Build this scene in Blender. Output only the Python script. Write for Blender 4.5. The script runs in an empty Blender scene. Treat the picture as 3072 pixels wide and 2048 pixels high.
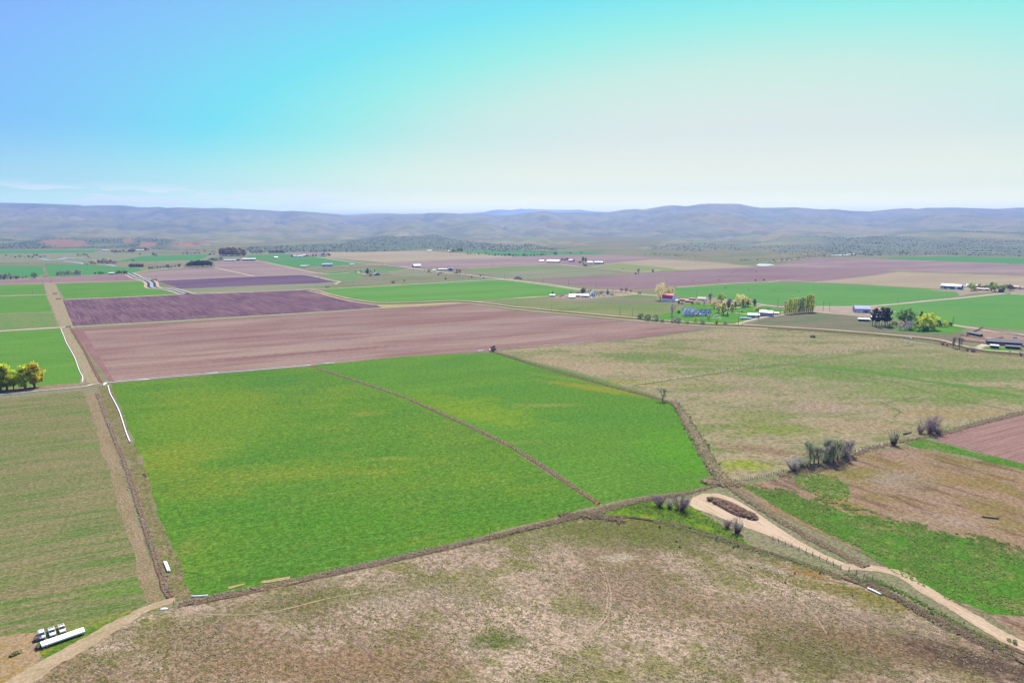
import bpy, bmesh, math, random
import numpy as np
from mathutils import Vector, Matrix, noise as mnoise
random.seed(7); rng = np.random.default_rng(7)
R = math.radians
SC = bpy.context.scene
# ---------------------------------------------------------------- camera
CAMH, F, HOR = 118.0, 2048.0, 670.0          # height above the valley floor, focal length, horizon row (3072x2048 survey)
TH = math.atan((1024 - HOR) / F)
cd = bpy.data.cameras.new('camera'); cam = bpy.data.objects.new('camera', cd); SC.collection.objects.link(cam)
cam.location = (0, 0, CAMH); cam.rotation_euler = (math.pi / 2 - TH, 0, 0)
cd.sensor_width = 36; cd.lens = 24; cd.clip_start = 0.5; cd.clip_end = 120000
SC.camera = cam
# ---------------------------------------------------------------- world, sun, exposure
SUN_AZ, SUN_EL = R(11), R(50)
EXPO = 1.04
SC.view_settings.view_transform = 'Standard'; SC.view_settings.look = 'None'
SC.view_settings.exposure = EXPO; SC.view_settings.gamma = 1
SC.view_settings.use_curve_mapping = False
def lin(c): 
    c = c / 255.0
    return c / 12.92 if c <= 0.04045 else ((c + 0.055) / 1.055) ** 2.4
K = (2.12, 2.20, 2.62)                         # sunlit white card at this exposure
def C(r, g, b, k=None):
    k = k or K
    return (lin(r) / k[0], lin(g) / k[1], lin(b) / k[2], 1.0)
W = bpy.data.worlds.new('World'); SC.world = W; W.use_nodes = True
nt = W.node_tree; nt.nodes.clear()
def N(t, typ, **kw):
    n = t.nodes.new(typ)
    for k, v in kw.items(): setattr(n, k, v)
    return n
def mth(t, op, a, b=None, c=None):
    n = t.nodes.new('ShaderNodeMath'); n.operation = op
    for i, v in enumerate((a, b, c)):
        if v is None: continue
        if isinstance(v, (int, float)): n.inputs[i].default_value = v
        else: t.links.new(v, n.inputs[i])
    return n.outputs[0]
def mixc(t, f, a, b, mode='MIX'):
    n = t.nodes.new('ShaderNodeMix'); n.data_type = 'RGBA'; n.blend_type = mode; n.clamp_factor = True
    for i, v in ((0, f), (6, a), (7, b)):
        if isinstance(v, (int, float)): n.inputs[i].default_value = v
        elif isinstance(v, tuple): n.inputs[i].default_value = v
        else: t.links.new(v, n.inputs[i])
    return n.outputs[2]
def smooth(t, v, lo, hi, a=0.0, b=1.0):
    n = t.nodes.new('ShaderNodeMapRange'); n.interpolation_type = 'SMOOTHSTEP'
    t.links.new(v, n.inputs[0])
    for i, x in zip((1, 2, 3, 4), (lo, hi, a, b)): n.inputs[i].default_value = x
    return n.outputs[0]
sky = N(nt, 'ShaderNodeTexSky', sky_type='NISHITA', sun_disc=False, sun_elevation=SUN_EL, sun_rotation=SUN_AZ,
        altitude=800, air_density=1.0, dust_density=3.0, ozone_density=0.6)
bg = N(nt, 'ShaderNodeBackground'); outw = N(nt, 'ShaderNodeOutputWorld')
SKY_STR = 0.15
bg.inputs['Strength'].default_value = SKY_STR
tc = N(nt, 'ShaderNodeTexCoord'); sx = N(nt, 'ShaderNodeSeparateXYZ'); nt.links.new(tc.outputs['Generated'], sx.inputs[0])
az = mth(nt, 'ARCTAN2', sx.outputs[0], sx.outputs[1]); el = mth(nt, 'ARCSINE', sx.outputs[2])
da = mth(nt, 'MULTIPLY', mth(nt, 'SUBTRACT', az, 0.32), 0.36)
de = mth(nt, 'SUBTRACT', el, 0.03)
rr = mth(nt, 'MULTIPLY', mth(nt, 'SQRT', mth(nt, 'ADD', mth(nt, 'MULTIPLY', da, da), mth(nt, 'MULTIPLY', de, de))), 2.32)
ramp = N(nt, 'ShaderNodeValToRGB'); nt.links.new(rr, ramp.inputs[0])
GA = 2 ** EXPO * SKY_STR                       # what a sky value is multiplied by on its way to the picture
stops = [(0.0, (232, 238, 222)), (0.24, (229, 238, 222)), (0.40, (205, 240, 220)), (0.53, (155, 241, 226)), (0.64, (120, 230, 238)),
         (0.76, (130, 208, 243)), (0.90, (132, 185, 250)), (1.0, (130, 168, 255))]
cr = ramp.color_ramp
while len(cr.elements) < len(stops): cr.elements.new(0.5)
for e, (p, c) in zip(cr.elements, stops): e.position = p; e.color = (lin(c[0]), lin(c[1]), lin(c[2]), 1)
# low haze-white band at the skyline and a few thin clouds above the left hills
SKYFIX = {}
col = ramp.outputs[0]
lowf = smooth(nt, el, 0.006, 0.13, 1.0, 0.0)
leftf = smooth(nt, az, -0.7, 0.0, 0.0, 1.0)
lowc = mixc(nt, leftf, (0.62, 0.95, 0.70, 1), (1.18, 1.18, 0.60, 1))
col = mixc(nt, mth(nt, 'MULTIPLY', lowf, 0.85), col, lowc)
lowc2 = mixc(nt, leftf, (1.0, 1.5, 0.72, 1), (1.9, 1.75, 0.5, 1))
col = mixc(nt, smooth(nt, el, 0.0, 0.05, 1.0, 0.0), col, lowc2)
mp = N(nt, 'ShaderNodeMapping'); nt.links.new(tc.outputs['Generated'], mp.inputs[0]); mp.inputs['Scale'].default_value = (6, 6, 34)
cn = N(nt, 'ShaderNodeTexNoise'); nt.links.new(mp.outputs[0], cn.inputs[0]); cn.inputs['Scale'].default_value = 2.2; cn.inputs['Detail'].default_value = 5
cm = smooth(nt, cn.outputs[0], 0.46, 0.56)
cel = mth(nt, 'MULTIPLY', smooth(nt, el, 0.018, 0.028), smooth(nt, el, 0.036, 0.054, 1, 0))
caz = smooth(nt, az, -0.35, -0.12, 1, 0)
col = mixc(nt, mth(nt, 'MULTIPLY', mth(nt, 'MULTIPLY', mth(nt, 'MULTIPLY', cm, cel), caz), 0.7), col, (1.05, 1.05, 0.9, 1))
gain = N(nt, 'ShaderNodeVectorMath', operation='SCALE'); nt.links.new(col, gain.inputs[0]); gain.inputs['Scale'].default_value = 1 / GA
hf = smooth(nt, el, R(22), R(45), 1.0, 0.0)
fin = mixc(nt, hf, sky.outputs[0], gain.outputs[0])
nt.links.new(fin, bg.inputs[0]); nt.links.new(bg.outputs[0], outw.inputs[0])
sd = bpy.data.lights.new('sun', 'SUN'); sun = bpy.data.objects.new('sun', sd); SC.collection.objects.link(sun)
sd.energy = 4.2; sd.angle = R(0.5); sd.color = (1.0, 0.955, 0.88)
tosun = Vector((math.sin(SUN_AZ) * math.cos(SUN_EL), math.cos(SUN_AZ) * math.cos(SUN_EL), math.sin(SUN_EL)))
sun.rotation_euler = tosun.to_track_quat('Z', 'Y').to_euler(); sun.location = (0, 200, 400)
SC.cycles.max_bounces = 5; SC.cycles.diffuse_bounces = 2; SC.cycles.transmission_bounces = 2; SC.cycles.volume_bounces = 0
SC.cycles.transparent_max_bounces = 8; SC.cycles.use_denoising = True; SC.cycles.caustics_reflective = False; SC.cycles.caustics_refractive = False
# ---------------------------------------------------------------- helpers
def ray(x, y):
    u = (x - 1536) / F; v = (1024 - y) / F
    return u, math.cos(TH) + v * math.sin(TH), -math.sin(TH) + v * math.cos(TH)
def G(x, y, z=0.0):                            # surveyed photo point -> place on the valley floor
    u, a, b = ray(x, y); t = (z - CAMH) / b
    return Vector((u * t, a * t, z))
def mpp(y): return CAMH / -ray(0, y)[2] / F    # metres per survey pixel on the floor at that row
def atY(x, y, Y):
    u, a, b = ray(x, y); t = Y / a
    return Vector((u * t, Y, CAMH + b * t))
COL = SC.collection
def link(o, parent=None):
    COL.objects.link(o)
    if parent: o.parent = parent
    return o
class MB:
    def __init__(s): s.v = []; s.f = []; s.m = []
    def add(s, vs, fs, mi=0):
        k = len(s.v); s.v += [tuple(v) for v in vs]; s.f += [tuple(i + k for i in f) for f in fs]; s.m += [mi] * len(fs)
    def box(s, x0, x1, y0, y1, z0, z1, mi=0):
        s.add([(x0, y0, z0), (x1, y0, z0), (x1, y1, z0), (x0, y1, z0), (x0, y0, z1), (x1, y0, z1), (x1, y1, z1), (x0, y1, z1)],
              [(3, 2, 1, 0), (4, 5, 6, 7), (0, 1, 5, 4), (1, 2, 6, 5), (2, 3, 7, 6), (3, 0, 4, 7)], mi)
    def prism(s, prof, x0, x1, mi=0):          # profile in (y,z), extruded along x
        n = len(prof)
        s.add([(x0, p[0], p[1]) for p in prof] + [(x1, p[0], p[1]) for p in prof],
              [tuple(range(n - 1, -1, -1)), tuple(range(n, 2 * n))] + [(i, (i + 1) % n, n + (i + 1) % n, n + i) for i in range(n)], mi)
    def rod(s, a, b, r0, r1=None, n=6, mi=0):
        a = Vector(a); b = Vector(b); r1 = r0 if r1 is None else r1; d = (b - a)
        if d.length < 1e-6: return
        d.normalize(); u = d.orthogonal().normalized(); w = d.cross(u)
        vs = [a + (u * math.cos(q) + w * math.sin(q)) * r0 for q in [2 * math.pi * i / n for i in range(n)]]
        vs += [b + (u * math.cos(q) + w * math.sin(q)) * r1 for q in [2 * math.pi * i / n for i in range(n)]]
        s.add(vs, [(i, (i + 1) % n, n + (i + 1) % n, n + i) for i in range(n)] + [tuple(range(n - 1, -1, -1)), tuple(range(n, 2 * n))], mi)
    def build(s, name, mats, parent=None, smoothf=False):
        me = bpy.data.meshes.new(name); me.from_pydata(s.v, [], s.f)
        mats = mats if isinstance(mats, (list, tuple)) else [mats]
        for m in mats: me.materials.append(m)
        if len(mats) > 1: me.polygons.foreach_set('material_index', s.m)
        if smoothf: me.polygons.foreach_set('use_smooth', [True] * len(me.polygons))
        me.update()
        return link(bpy.data.objects.new(name, me), parent)
def tag(o, label=None, cat=None, group=None, kind=None):
    if label: o['label'] = label
    if cat: o['category'] = cat
    if group: o['group'] = group
    if kind: o['kind'] = kind
    return o
def thing(name, loc, rz, label, cat, group=None):
    o = bpy.data.objects.new(name, None); o.empty_display_size = 0.3; link(o)
    o.location = loc; o.rotation_euler = (0, 0, rz)
    return tag(o, label, cat, group)
def dup(o, parent):
    c = o.copy(); link(c, parent); return c
def facecam(p, rel=0.0): return -math.atan2(p.x, p.y) + R(rel)   # front (-y side) turned to the camera, plus rel degrees
# ---------------------------------------------------------------- materials
def newmat(name):
    m = bpy.data.materials.new(name); m.use_nodes = True; t = m.node_tree; t.nodes.clear()
    o = t.nodes.new('ShaderNodeOutputMaterial'); b = t.nodes.new('ShaderNodeBsdfPrincipled')
    t.links.new(b.outputs[0], o.inputs[0]); b.inputs['Roughness'].default_value = 0.9; b.inputs['Specular IOR Level'].default_value = 0.1
    return m, t, b, o
def pmat(name, rgb, rough=0.8, spec=0.2, metal=0.0, vary=0.12, scale=1.5):
    m, t, b, o = newmat(name)
    c = t.nodes.new('ShaderNodeTexCoord'); n = t.nodes.new('ShaderNodeTexNoise'); t.links.new(c.outputs['Object'], n.inputs[0])
    n.inputs['Scale'].default_value = scale; n.inputs['Detail'].default_value = 4
    d = tuple(x * (1 - vary * 2) for x in rgb[:3]) + (1,); l = tuple(min(1, x * (1 + vary)) for x in rgb[:3]) + (1,)
    t.links.new(mixc(t, smooth(t, n.outputs[0], 0.3, 0.7), d, l), b.inputs['Base Color'])
    b.inputs['Roughness'].default_value = rough; b.inputs['Specular IOR Level'].default_value = spec; b.inputs['Metallic'].default_value = metal
    return m
def angle_of(p, q):
    a, b = G(*p), G(*q); return math.atan2(b.y - a.y, b.x - a.x)
def tnoise(t, co, scale, detail=3, rough=0.6, asp=1.0, rot=0.0, off=0.0):
    m = t.nodes.new('ShaderNodeMapping'); m.vector_type = 'TEXTURE'; t.links.new(co, m.inputs[0])
    m.inputs['Rotation'].default_value = (0, 0, rot); m.inputs['Scale'].default_value = (scale * asp, scale, scale); m.inputs['Location'].default_value = (off, off * .7, 0)
    n = t.nodes.new('ShaderNodeTexNoise'); n.noise_dimensions = '2D'; t.links.new(m.outputs[0], n.inputs[0])
    n.inputs['Scale'].default_value = 1.0; n.inputs['Detail'].default_value = detail; n.inputs['Roughness'].default_value = rough
    return n.outputs[0]
_off = [0]
def gmat(name, base, layers=(), grain=((1.2, 0.22), (0.45, 0.15)), rot=0.0, streak=None, blobs=(), bump=0.5):
    """ground cover: base colour, layers (colour, feature size m, threshold, softness, amount, length:width), grain (size, strength),
    streak (colour, width, length ratio, amount), blobs (photo x, y, radius x m, radius y m, colour, amount, rotation)"""
    m, t, b, o = newmat(name); co = t.nodes.new('ShaderNodeTexCoord').outputs['Object']
    b.inputs['Specular IOR Level'].default_value = 0.0; b.inputs['Roughness'].default_value = 1.0; col = base
    for (c, s, th, so, am, asp) in layers:
        _off[0] += 137.3
        nn = tnoise(t, co, s, 4, 0.62, asp, rot, _off[0])
        col = mixc(t, mth(t, 'MULTIPLY', smooth(t, nn, th - so, th + so), am), col, c)
    for (bx, by, rx, ry, c, am, br) in blobs:
        p = G(bx, by); _off[0] += 61.7
        mm = t.nodes.new('ShaderNodeMapping'); mm.vector_type = 'TEXTURE'; t.links.new(co, mm.inputs[0])
        mm.inputs['Location'].default_value = (p.x, p.y, 0); mm.inputs['Rotation'].default_value = (0, 0, br); mm.inputs['Scale'].default_value = (rx, ry, 1)
        ln = t.nodes.new('ShaderNodeVectorMath'); ln.operation = 'LENGTH'; t.links.new(mm.outputs[0], ln.inputs[0])
        nn = tnoise(t, co, min(rx, ry) * 0.45, 5, 0.7, 1.6, br, _off[0])
        v = mth(t, 'SUBTRACT', ln.outputs['Value'], mth(t, 'MULTIPLY', mth(t, 'SUBTRACT', nn, 0.5), 2.6))
        col = mixc(t, mth(t, 'MULTIPLY', smooth(t, v, 0.3, 1.3, 1, 0), am), col, c)
    if streak:
        for (c, wd, asp, am) in streak:
            _off[0] += 77.1
            nn = tnoise(t, co, wd, 3, 0.7, asp, rot, _off[0])
            col = mixc(t, mth(t, 'MULTIPLY', smooth(t, nn, 0.44, 0.62), am), col, c)
    hgt = None
    for (s, am) in grain:
        _off[0] += 19.3
        nn = tnoise(t, co, s, 3, 0.7, 1.5, rot, _off[0])
        f = smooth(t, nn, 0.30, 0.70, 1 - am * 1.6, 1 + am)
        sc = t.nodes.new('ShaderNodeVectorMath'); sc.operation = 'SCALE'
        if isinstance(col, tuple): sc.inputs[0].default_value = col[:3]
        else: t.links.new(col, sc.inputs[0])
        t.links.new(f, sc.inputs['Scale']); col = sc.outputs[0]; hgt = nn
    t.links.new(col, b.inputs['Base Color'])
    if bump and hgt is not None:
        bp = t.nodes.new('ShaderNodeBump'); bp.inputs['Strength'].default_value = bump; bp.inputs['Distance'].default_value = 0.12
        t.links.new(hgt, bp.inputs['Height']); t.links.new(bp.outputs[0], b.inputs['Normal'])
    return m
ROWA = angle_of((330, 1150), (935, 1097))      # the farm grid: rows run along this line
ROWB = angle_of((935, 1100), (1800, 1512))
# ---------------------------------------------------------------- ground sheets
ZC = [0.0]
def sheet(name, pts, mat, jit=0.0, step=25.0):
    ZC[0] += 0.003
    w = [G(*p) for p in pts]; out = []
    for i, a in enumerate(w):
        b = w[(i + 1) % len(w)]; L = (b - a).length; n = max(1, min(160, int(L / step))) if jit else 1
        nrm = Vector((-(b - a).y, (b - a).x, 0)).normalized() if L else Vector()
        for k in range(n):
            q = a.lerp(b, k / n)
            if k and jit: q = q + nrm * (mnoise.noise(q * 0.045) * 2 + mnoise.noise(q * 0.31)) * jit
            out.append((q.x, q.y, ZC[0]))
    me = bpy.data.meshes.new(name); me.from_pydata(out, [], [tuple(range(len(out)))]); me.materials.append(mat); me.update()
    if me.polygons[0].normal.z < 0: me.flip_normals()
    return tag(link(bpy.data.objects.new(name, me)), kind='structure')
def densify(w, step):
    out = [w[0]]
    for a, b in zip(w[:-1], w[1:]):
        n = max(1, min(200, int((b - a).length / step)))
        out += [a.lerp(b, (k + 1) / n) for k in range(n)]
    return out
def catmull(w):
    if len(w) < 3: return w
    out = []
    P = [w[0]] + list(w) + [w[-1]]
    for i in range(1, len(P) - 2):
        for k in range(6):
            s = k / 6; a, b, c, d = P[i - 1], P[i], P[i + 1], P[i + 2]
            out.append(0.5 * ((2 * b) + (-a + c) * s + (2 * a - 5 * b + 4 * c - d) * s * s + (-a + 3 * b - 3 * c + d) * s ** 3))
    return out + [w[-1]]
def strip(name, pts, width, mat, jit=0.0, curve=False, step=4.0, prof=None, kind='structure', z0=None, seed=0.0):
    """a road or a ditch along pts; prof = [(offset across in half widths, height)] for a bank, else flat"""
    ZC[0] += 0.003; zb = ZC[0] if z0 is None else z0
    w = [G(*p) for p in pts]
    if curve: w = catmull(w)
    w = densify(w, step); n = len(w)
    prof = prof or [(-1, 0), (1, 0)]
    W2 = width if isinstance(width, (list, tuple)) else (width, width)
    vs, fs = [], []
    for i, p in enumerate(w):
        d = (w[min(i + 1, n - 1)] - w[max(i - 1, 0)]); d.z = 0; d.normalize(); nr = Vector((-d.y, d.x, 0))
        hw = (W2[0] + (W2[1] - W2[0]) * i / max(1, n - 1)) / 2
        for j, (o, h) in enumerate(prof):
            e = 1 + (mnoise.noise(p * 0.11 + Vector((j * 9.1 + seed, 3, 1))) * 1.2 + mnoise.noise(p * 0.5 + Vector((j * 5, 7, seed)))) * jit / max(hw, .3) if abs(o) > .3 else 1
            hh = h * (1 + 0.5 * mnoise.noise(p * 0.35 + Vector((0, j * 3.3, 5))))
            q = p + nr * o * hw * e; vs.append((q.x, q.y, zb + hh))
    m = len(prof)
    for i in range(n - 1):
        for j in range(m - 1):
            a = i * m + j; fs.append((a, a + m, a + m + 1, a + 1))
    me = bpy.data.meshes.new(name); me.from_pydata(vs, [], fs); me.materials.append(mat); me.update()
    if sum(p.normal.z for p in me.polygons) < 0: me.flip_normals()
    me.polygons.foreach_set('use_smooth', [m > 2] * len(me.polygons))
    return tag(link(bpy.data.objects.new(name, me)), kind=kind)
BANK = [(-1, 0), (-.7, .22), (-.45, .26), (-.15, .03), (.15, .03), (.45, .26), (.7, .22), (1, 0)]
# colours as sunlit in the photograph, divided by K to give the surface's own colour
mGround = gmat('valley_floor', C(142, 148, 118), [(C(160, 150, 128), 260, .5, .12, .7, 2.5), (C(112, 135, 92), 120, .55, .1, .6, 2.5), (C(150, 140, 125), 40, .55, .1, .5, 2)], rot=ROWA)
mPast = gmat('dry_pasture', C(190, 168, 156), [(C(204, 182, 168), 34, .50, .10, .85, 1.7), (C(140, 140, 86), 17, .55, .08, .75, 1.4), (C(172, 156, 142), 9, .56, .06, .7, 1.6), (C(150, 128, 108), 60, .56, .08, .7, 1.5), (C(116, 122, 66), 2.4, .58, .06, .6, 1.5)],
    grain=((1.2, .24), (.5, .24), (.28, .14)), rot=ROWB + .5, bump=.4,
    blobs=[(1280, 1790, 26, 9, C(170, 156, 142), .6, 0), (1850, 1675, 8, 4, C(200, 190, 172), .75, .3), (1840, 1760, 20, 14, C(168, 146, 132), .7, 0), (1500, 1920, 9, 5, C(95, 115, 50), .8, 0), (1900, 1580, 60, 15, C(120, 125, 72), .75, -.1), (2200, 1640, 40, 14, C(118, 120, 76), .7, -.3),
           (2330, 1710, 9, 2.5, C(190, 180, 170), .9, -.55), (2420, 1720, 10, 2.4, C(176, 128, 74), .7, -.55), (2600, 1790, 50, 5, C(135, 130, 66), .8, -.5), (2480, 1840, 26, 9, C(168, 150, 136), .8, -.35), (2520, 1960, 30, 12, C(118, 116, 78), .8, 0), (2700, 1950, 32, 9, C(148, 122, 104), .7, -.45), (2950, 1990, 22, 7, C(96, 80, 76), .85, -.5), (1700, 1600, 70, 14, C(112, 126, 66), .55, 0), (960, 1800, 50, 6, C(120, 124, 72), .6, .3), (900, 2000, 40, 10, C(158, 130, 104), .55, 0)])
mPast2 = gmat('rangeland_pasture', C(164, 157, 128), [(C(176, 161, 138), 55, .5, .13, .8, 2.2), (C(126, 142, 88), 30, .56, .07, .75, 2.6), (C(164, 154, 130), 12, .56, .07, .7, 2.5), (C(108, 130, 74), 9, .6, .05, .5, 2.2)],
    grain=((2.2, .20), (.9, .16)), rot=0, bump=.8,
    blobs=[(1900, 1070, 60, 28, C(116, 138, 82), .85, 0), (1720, 1090, 60, 40, C(178, 160, 138), .7, 0), (1800, 1115, 60, 20, C(180, 162, 140), .7, 0), (2420, 1160, 80, 40, C(160, 150, 128), .5, 0), (2450, 1225, 30, 16, C(170, 152, 140), .8, 0), (2600, 1280, 40, 14, C(172, 152, 130), .7, 0), (2330, 1290, 30, 12, C(128, 148, 70), .8, 0), (2250, 1250, 26, 18, C(134, 146, 84), .6, 0),
           (2290, 1350, 24, 7, C(150, 122, 108), .7, -.4), (2230, 1395, 14, 9, C(150, 165, 70), .95, 0), (2700, 1120, 170, 34, C(112, 146, 76), .8, -.05), (2880, 1180, 110, 30, C(122, 150, 80), .7, -.2), (2980, 1080, 60, 30, C(172, 152, 130), .6, 0), (2620, 1080, 200, 30, C(120, 148, 82), .6, 0), (2860, 1240, 40, 14, C(168, 148, 110), .6, 0), (1620, 1120, 40, 12, C(142, 150, 90), .6, -.4), (1850, 1145, 60, 8, C(150, 152, 80), .7, -.2)])
mGreenA = gmat('hay_field_green', C(102, 150, 58), [(C(132, 160, 66), 60, .52, .14, .6, 1.6), (C(84, 142, 62), 30, .54, .12, .6, 2.0), (C(140, 156, 72), 14, .6, .1, .35, 2.4), (C(82, 134, 52), 2.6, .56, .09, .45, 1.6)],
    grain=((2.4, .12), (1.1, .2), (.45, .2)), rot=ROWA, bump=.6,
    streak=[(C(122, 160, 70), 2.2, 26, .35), (C(84, 134, 52), 1.0, 90, .4)],
    blobs=[(620, 1290, 60, 80, C(134, 162, 62), .6, 0), (830, 1150, 26, 34, C(74, 138, 76), 0.53, 0), (860, 1200, 30, 30, C(80, 134, 70), 0.43, 0), (700, 1200, 70, 40, C(142, 162, 56), 0.50, 0), (500, 1380, 24, 30, C(158, 158, 66), 0.50, 0), (800, 1420, 50, 12, C(152, 158, 66), 0.43, 0), (1100, 1240, 14, 6, C(170, 165, 84), 0.50, 0), (1140, 1415, 20, 3.5, C(160, 160, 62), 0.53, .1), (600, 1460, 26, 14, C(150, 152, 68), 0.37, 0), (900, 1100, 22, 10, C(158, 160, 92), 0.31, 0), (1180, 1375, 12, 3, C(178, 172, 80), 0.50, .1), (1150, 1700, 40, 3.5, C(150, 150, 50), 0.43, .33), (560, 1640, 5, 9, C(150, 148, 88), 0.43, 0), (1060, 1560, 60, 14, C(72, 146, 42), 0.31, 0)])
mGreenB = gmat('hay_field_bright', C(106, 150, 64), [(C(90, 148, 68), 34, .53, .12, .6, 2.2), (C(124, 164, 68), 50, .52, .12, .5, 2.2), (C(84, 138, 60), 2.6, .57, .09, .4, 1.6)],
    grain=((2.2, .1), (1.2, .16), (.5, .16)), rot=ROWA, bump=.5, streak=[(C(84, 146, 56), 2.5, 22, .3), (C(88, 136, 56), 1.1, 80, .35)],
    blobs=[(1400, 1220, 60, 26, C(138, 166, 56), .75, -.7), (1450, 1250, 40, 10, C(150, 170, 58), .5, -.7), (1790, 1165, 55, 9, C(165, 158, 66), .8, -.6), (1640, 1215, 24, 5, C(172, 162, 104), .6, 0), (1700, 1135, 45, 6, C(150, 158, 70), .6, -.6), (1560, 1325, 20, 5, C(150, 158, 80), .5, 0), (2040, 1350, 24, 40, C(104, 166, 50), .6, 0)])
mStub = gmat('stubble_field', C(134, 142, 96), [(C(166, 146, 122), 16, .52, .1, .7, 7), (C(96, 138, 66), 13, .55, .08, .75, 4), (C(98, 118, 66), 3.5, .55, .07, .5, 2)],
    grain=((1.1, .2), (.45, .18)), rot=ROWA, bump=.6, streak=[(C(158, 140, 120), 1.1, 40, .75), (C(98, 136, 64), 2.6, 70, .6), (C(160, 146, 120), 4.5, 22, .4)],
    blobs=[(380, 1760, 16, 8, C(96, 150, 50), .8, .3), (330, 1860, 26, 3, C(84, 140, 44), .9, .35), (120, 1850, 34, 2, C(72, 134, 44), .9, .33), (350, 1850, 20, 3, C(150, 160, 60), .6, .5), (290, 1580, 18, 8, C(80, 130, 56), .5, 0), (230, 1240, 30, 12, C(98, 140, 62), .6, 0), (270, 1340, 14, 8, C(104, 146, 56), .8, 0)])
mPlow = gmat('ploughed_soil', C(152, 125, 123), [(C(172, 151, 146), 130, .5, .12, .9, 3), (C(140, 106, 108), 50, .55, .1, .7, 5), (C(160, 138, 142), 30, .55, .08, .5, 5)],
    grain=((2.5, .07), (1.0, .06)), rot=ROWA, bump=.3, streak=[(C(142, 112, 114), 3.5, 60, .2), (C(178, 158, 154), 9, 40, .25)],
    blobs=[(900, 1060, 120, 8, C(134, 96, 102), .8, ROWA), (1700, 960, 90, 20, C(150, 128, 134), .5, 0), (1200, 990, 140, 26, C(168, 150, 150), .5, 0)])
mPlowD = gmat('dark_ploughed_soil', C(120, 94, 116), [(C(104, 80, 106), 50, .5, .1, .7, 2), (C(140, 114, 130), 26, .55, .08, .6, 3)],
    grain=((2.5, .08),), rot=ROWB, bump=.3, streak=[(C(160, 136, 142), 2.2, 34, .55), (C(104, 80, 102), 5, 16, .4)], blobs=[(1000, 885, 60, 40, C(150, 122, 122), .9, 0)])
mPlowV = gmat('violet_soil', C(112, 92, 122), [(C(126, 106, 132), 70, .5, .1, .7, 4)], grain=((3, .06),), rot=ROWA, bump=.2)
mPlowH = gmat('headland_soil', C(152, 118, 124), [(C(166, 136, 136), 20, .5, .1, .5, 2)], grain=((1.5, .12), (.7, .08)), rot=ROWB, bump=.3)
mSoilR = gmat('row_ploughed_soil', C(158, 128, 128), [(C(172, 142, 138), 26, .5, .1, .6, 3)], grain=((1.2, .1),), rot=angle_of((2823, 1301), (3072, 1240)), bump=.3, streak=[(C(128, 98, 102), .9, 80, .7), (C(180, 150, 144), 1.4, 60, .5)])
mSoilF = gmat('distant_bare_soil', C(160, 142, 146), [(C(148, 126, 138), 160, .5, .1, .7, 4), (C(172, 158, 152), 90, .55, .08, .6, 4)], grain=((6, .05),), rot=ROWA, bump=0)
mSoilF2 = gmat('distant_soil_violet', C(148, 126, 132), [(C(152, 132, 142), 120, .5, .1, .7, 5), (C(132, 106, 122), 60, .56, .08, .6, 6)], grain=((6, .05),), rot=ROWA, bump=0, streak=[(C(158, 138, 146), 5, 60, .5)])
mTanF = gmat('distant_tan_field', C(178, 166, 146), [(C(166, 152, 138), 160, .5, .1, .7, 4), (C(176, 172, 146), 60, .55, .1, .5, 4)], grain=((6, .04),), rot=ROWA, bump=0)
mGrnF = gmat('irrigated_crop', C(102, 156, 78), [(C(114, 160, 80), 90, .5, .1, .7, 5), (C(90, 146, 78), 50, .55, .1, .6, 5)], grain=((2.5, .07),), rot=ROWA, bump=.3, streak=[(C(118, 166, 80), 5, 50, .35)])
mGrnP = gmat('pivot_crop', C(104, 155, 84), [(C(110, 160, 84), 110, .5, .12, .6, 3), (C(90, 150, 84), 60, .55, .1, .5, 3)], grain=((2.5, .06),), rot=.1, bump=.3)
mGrnL = gmat('crop_strip_green', C(94, 146, 68), [(C(108, 156, 70), 30, .5, .1, .7, 6), (C(140, 160, 80), 7, .6, .06, .55, 9)], grain=((1.5, .12), (.7, .1)), rot=ROWA, bump=.6, streak=[(C(110, 168, 66), 2.5, 50, .6)])
mGrnL2 = gmat('crop_strip_pale', C(122, 146, 92), [(C(104, 150, 78), 30, .5, .1, .7, 1.5), (C(150, 148, 112), 9, .55, .08, .6, 1)], grain=((2, .1),), rot=ROWA + 1.5, bump=.4)
mGrnT = gmat('far_crop_green', C(86, 150, 92), [(C(100, 150, 92), 90, .5, .1, .6, 4)], grain=((6, .05),), rot=ROWA, bump=0)
mGreyG = gmat('fallow_grey_green', C(146, 152, 130), [(C(128, 142, 110), 60, .5, .1, .7, 4), (C(158, 150, 132), 30, .55, .1, .6, 4)], grain=((3, .1),), rot=ROWA, bump=.2)
mOliv = gmat('meadow_olive', C(134, 150, 100), [(C(150, 146, 118), 70, .5, .1, .7, 3), (C(112, 146, 80), 40, .54, .09, .7, 3), (C(128, 136, 92), 9, .56, .08, .5, 2)], grain=((2, .14), (.8, .08)), rot=0, bump=.5,
    blobs=[(1870, 905, 100, 40, C(136, 136, 122), .8, 0), (1700, 900, 60, 24, C(160, 145, 132), .7, 0), (1800, 940, 120, 30, C(146, 152, 102), .5, 0), (1470, 915, 60, 22, C(104, 138, 78), .7, 0)])
mLawn = gmat('lawn', C(92, 154, 62), [(C(112, 160, 70), 20, .5, .1, .6, 2), (C(84, 140, 58), 9, .55, .1, .5, 1.5)], grain=((1.2, .1),), bump=.3)
mDark = gmat('grey_paddock', C(128, 128, 108), [(C(112, 130, 96), 50, .5, .1, .8, 3), (C(146, 128, 124), 26, .54, .08, .7, 4)], grain=((1.8, .12),), rot=.3, bump=.4)
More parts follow.
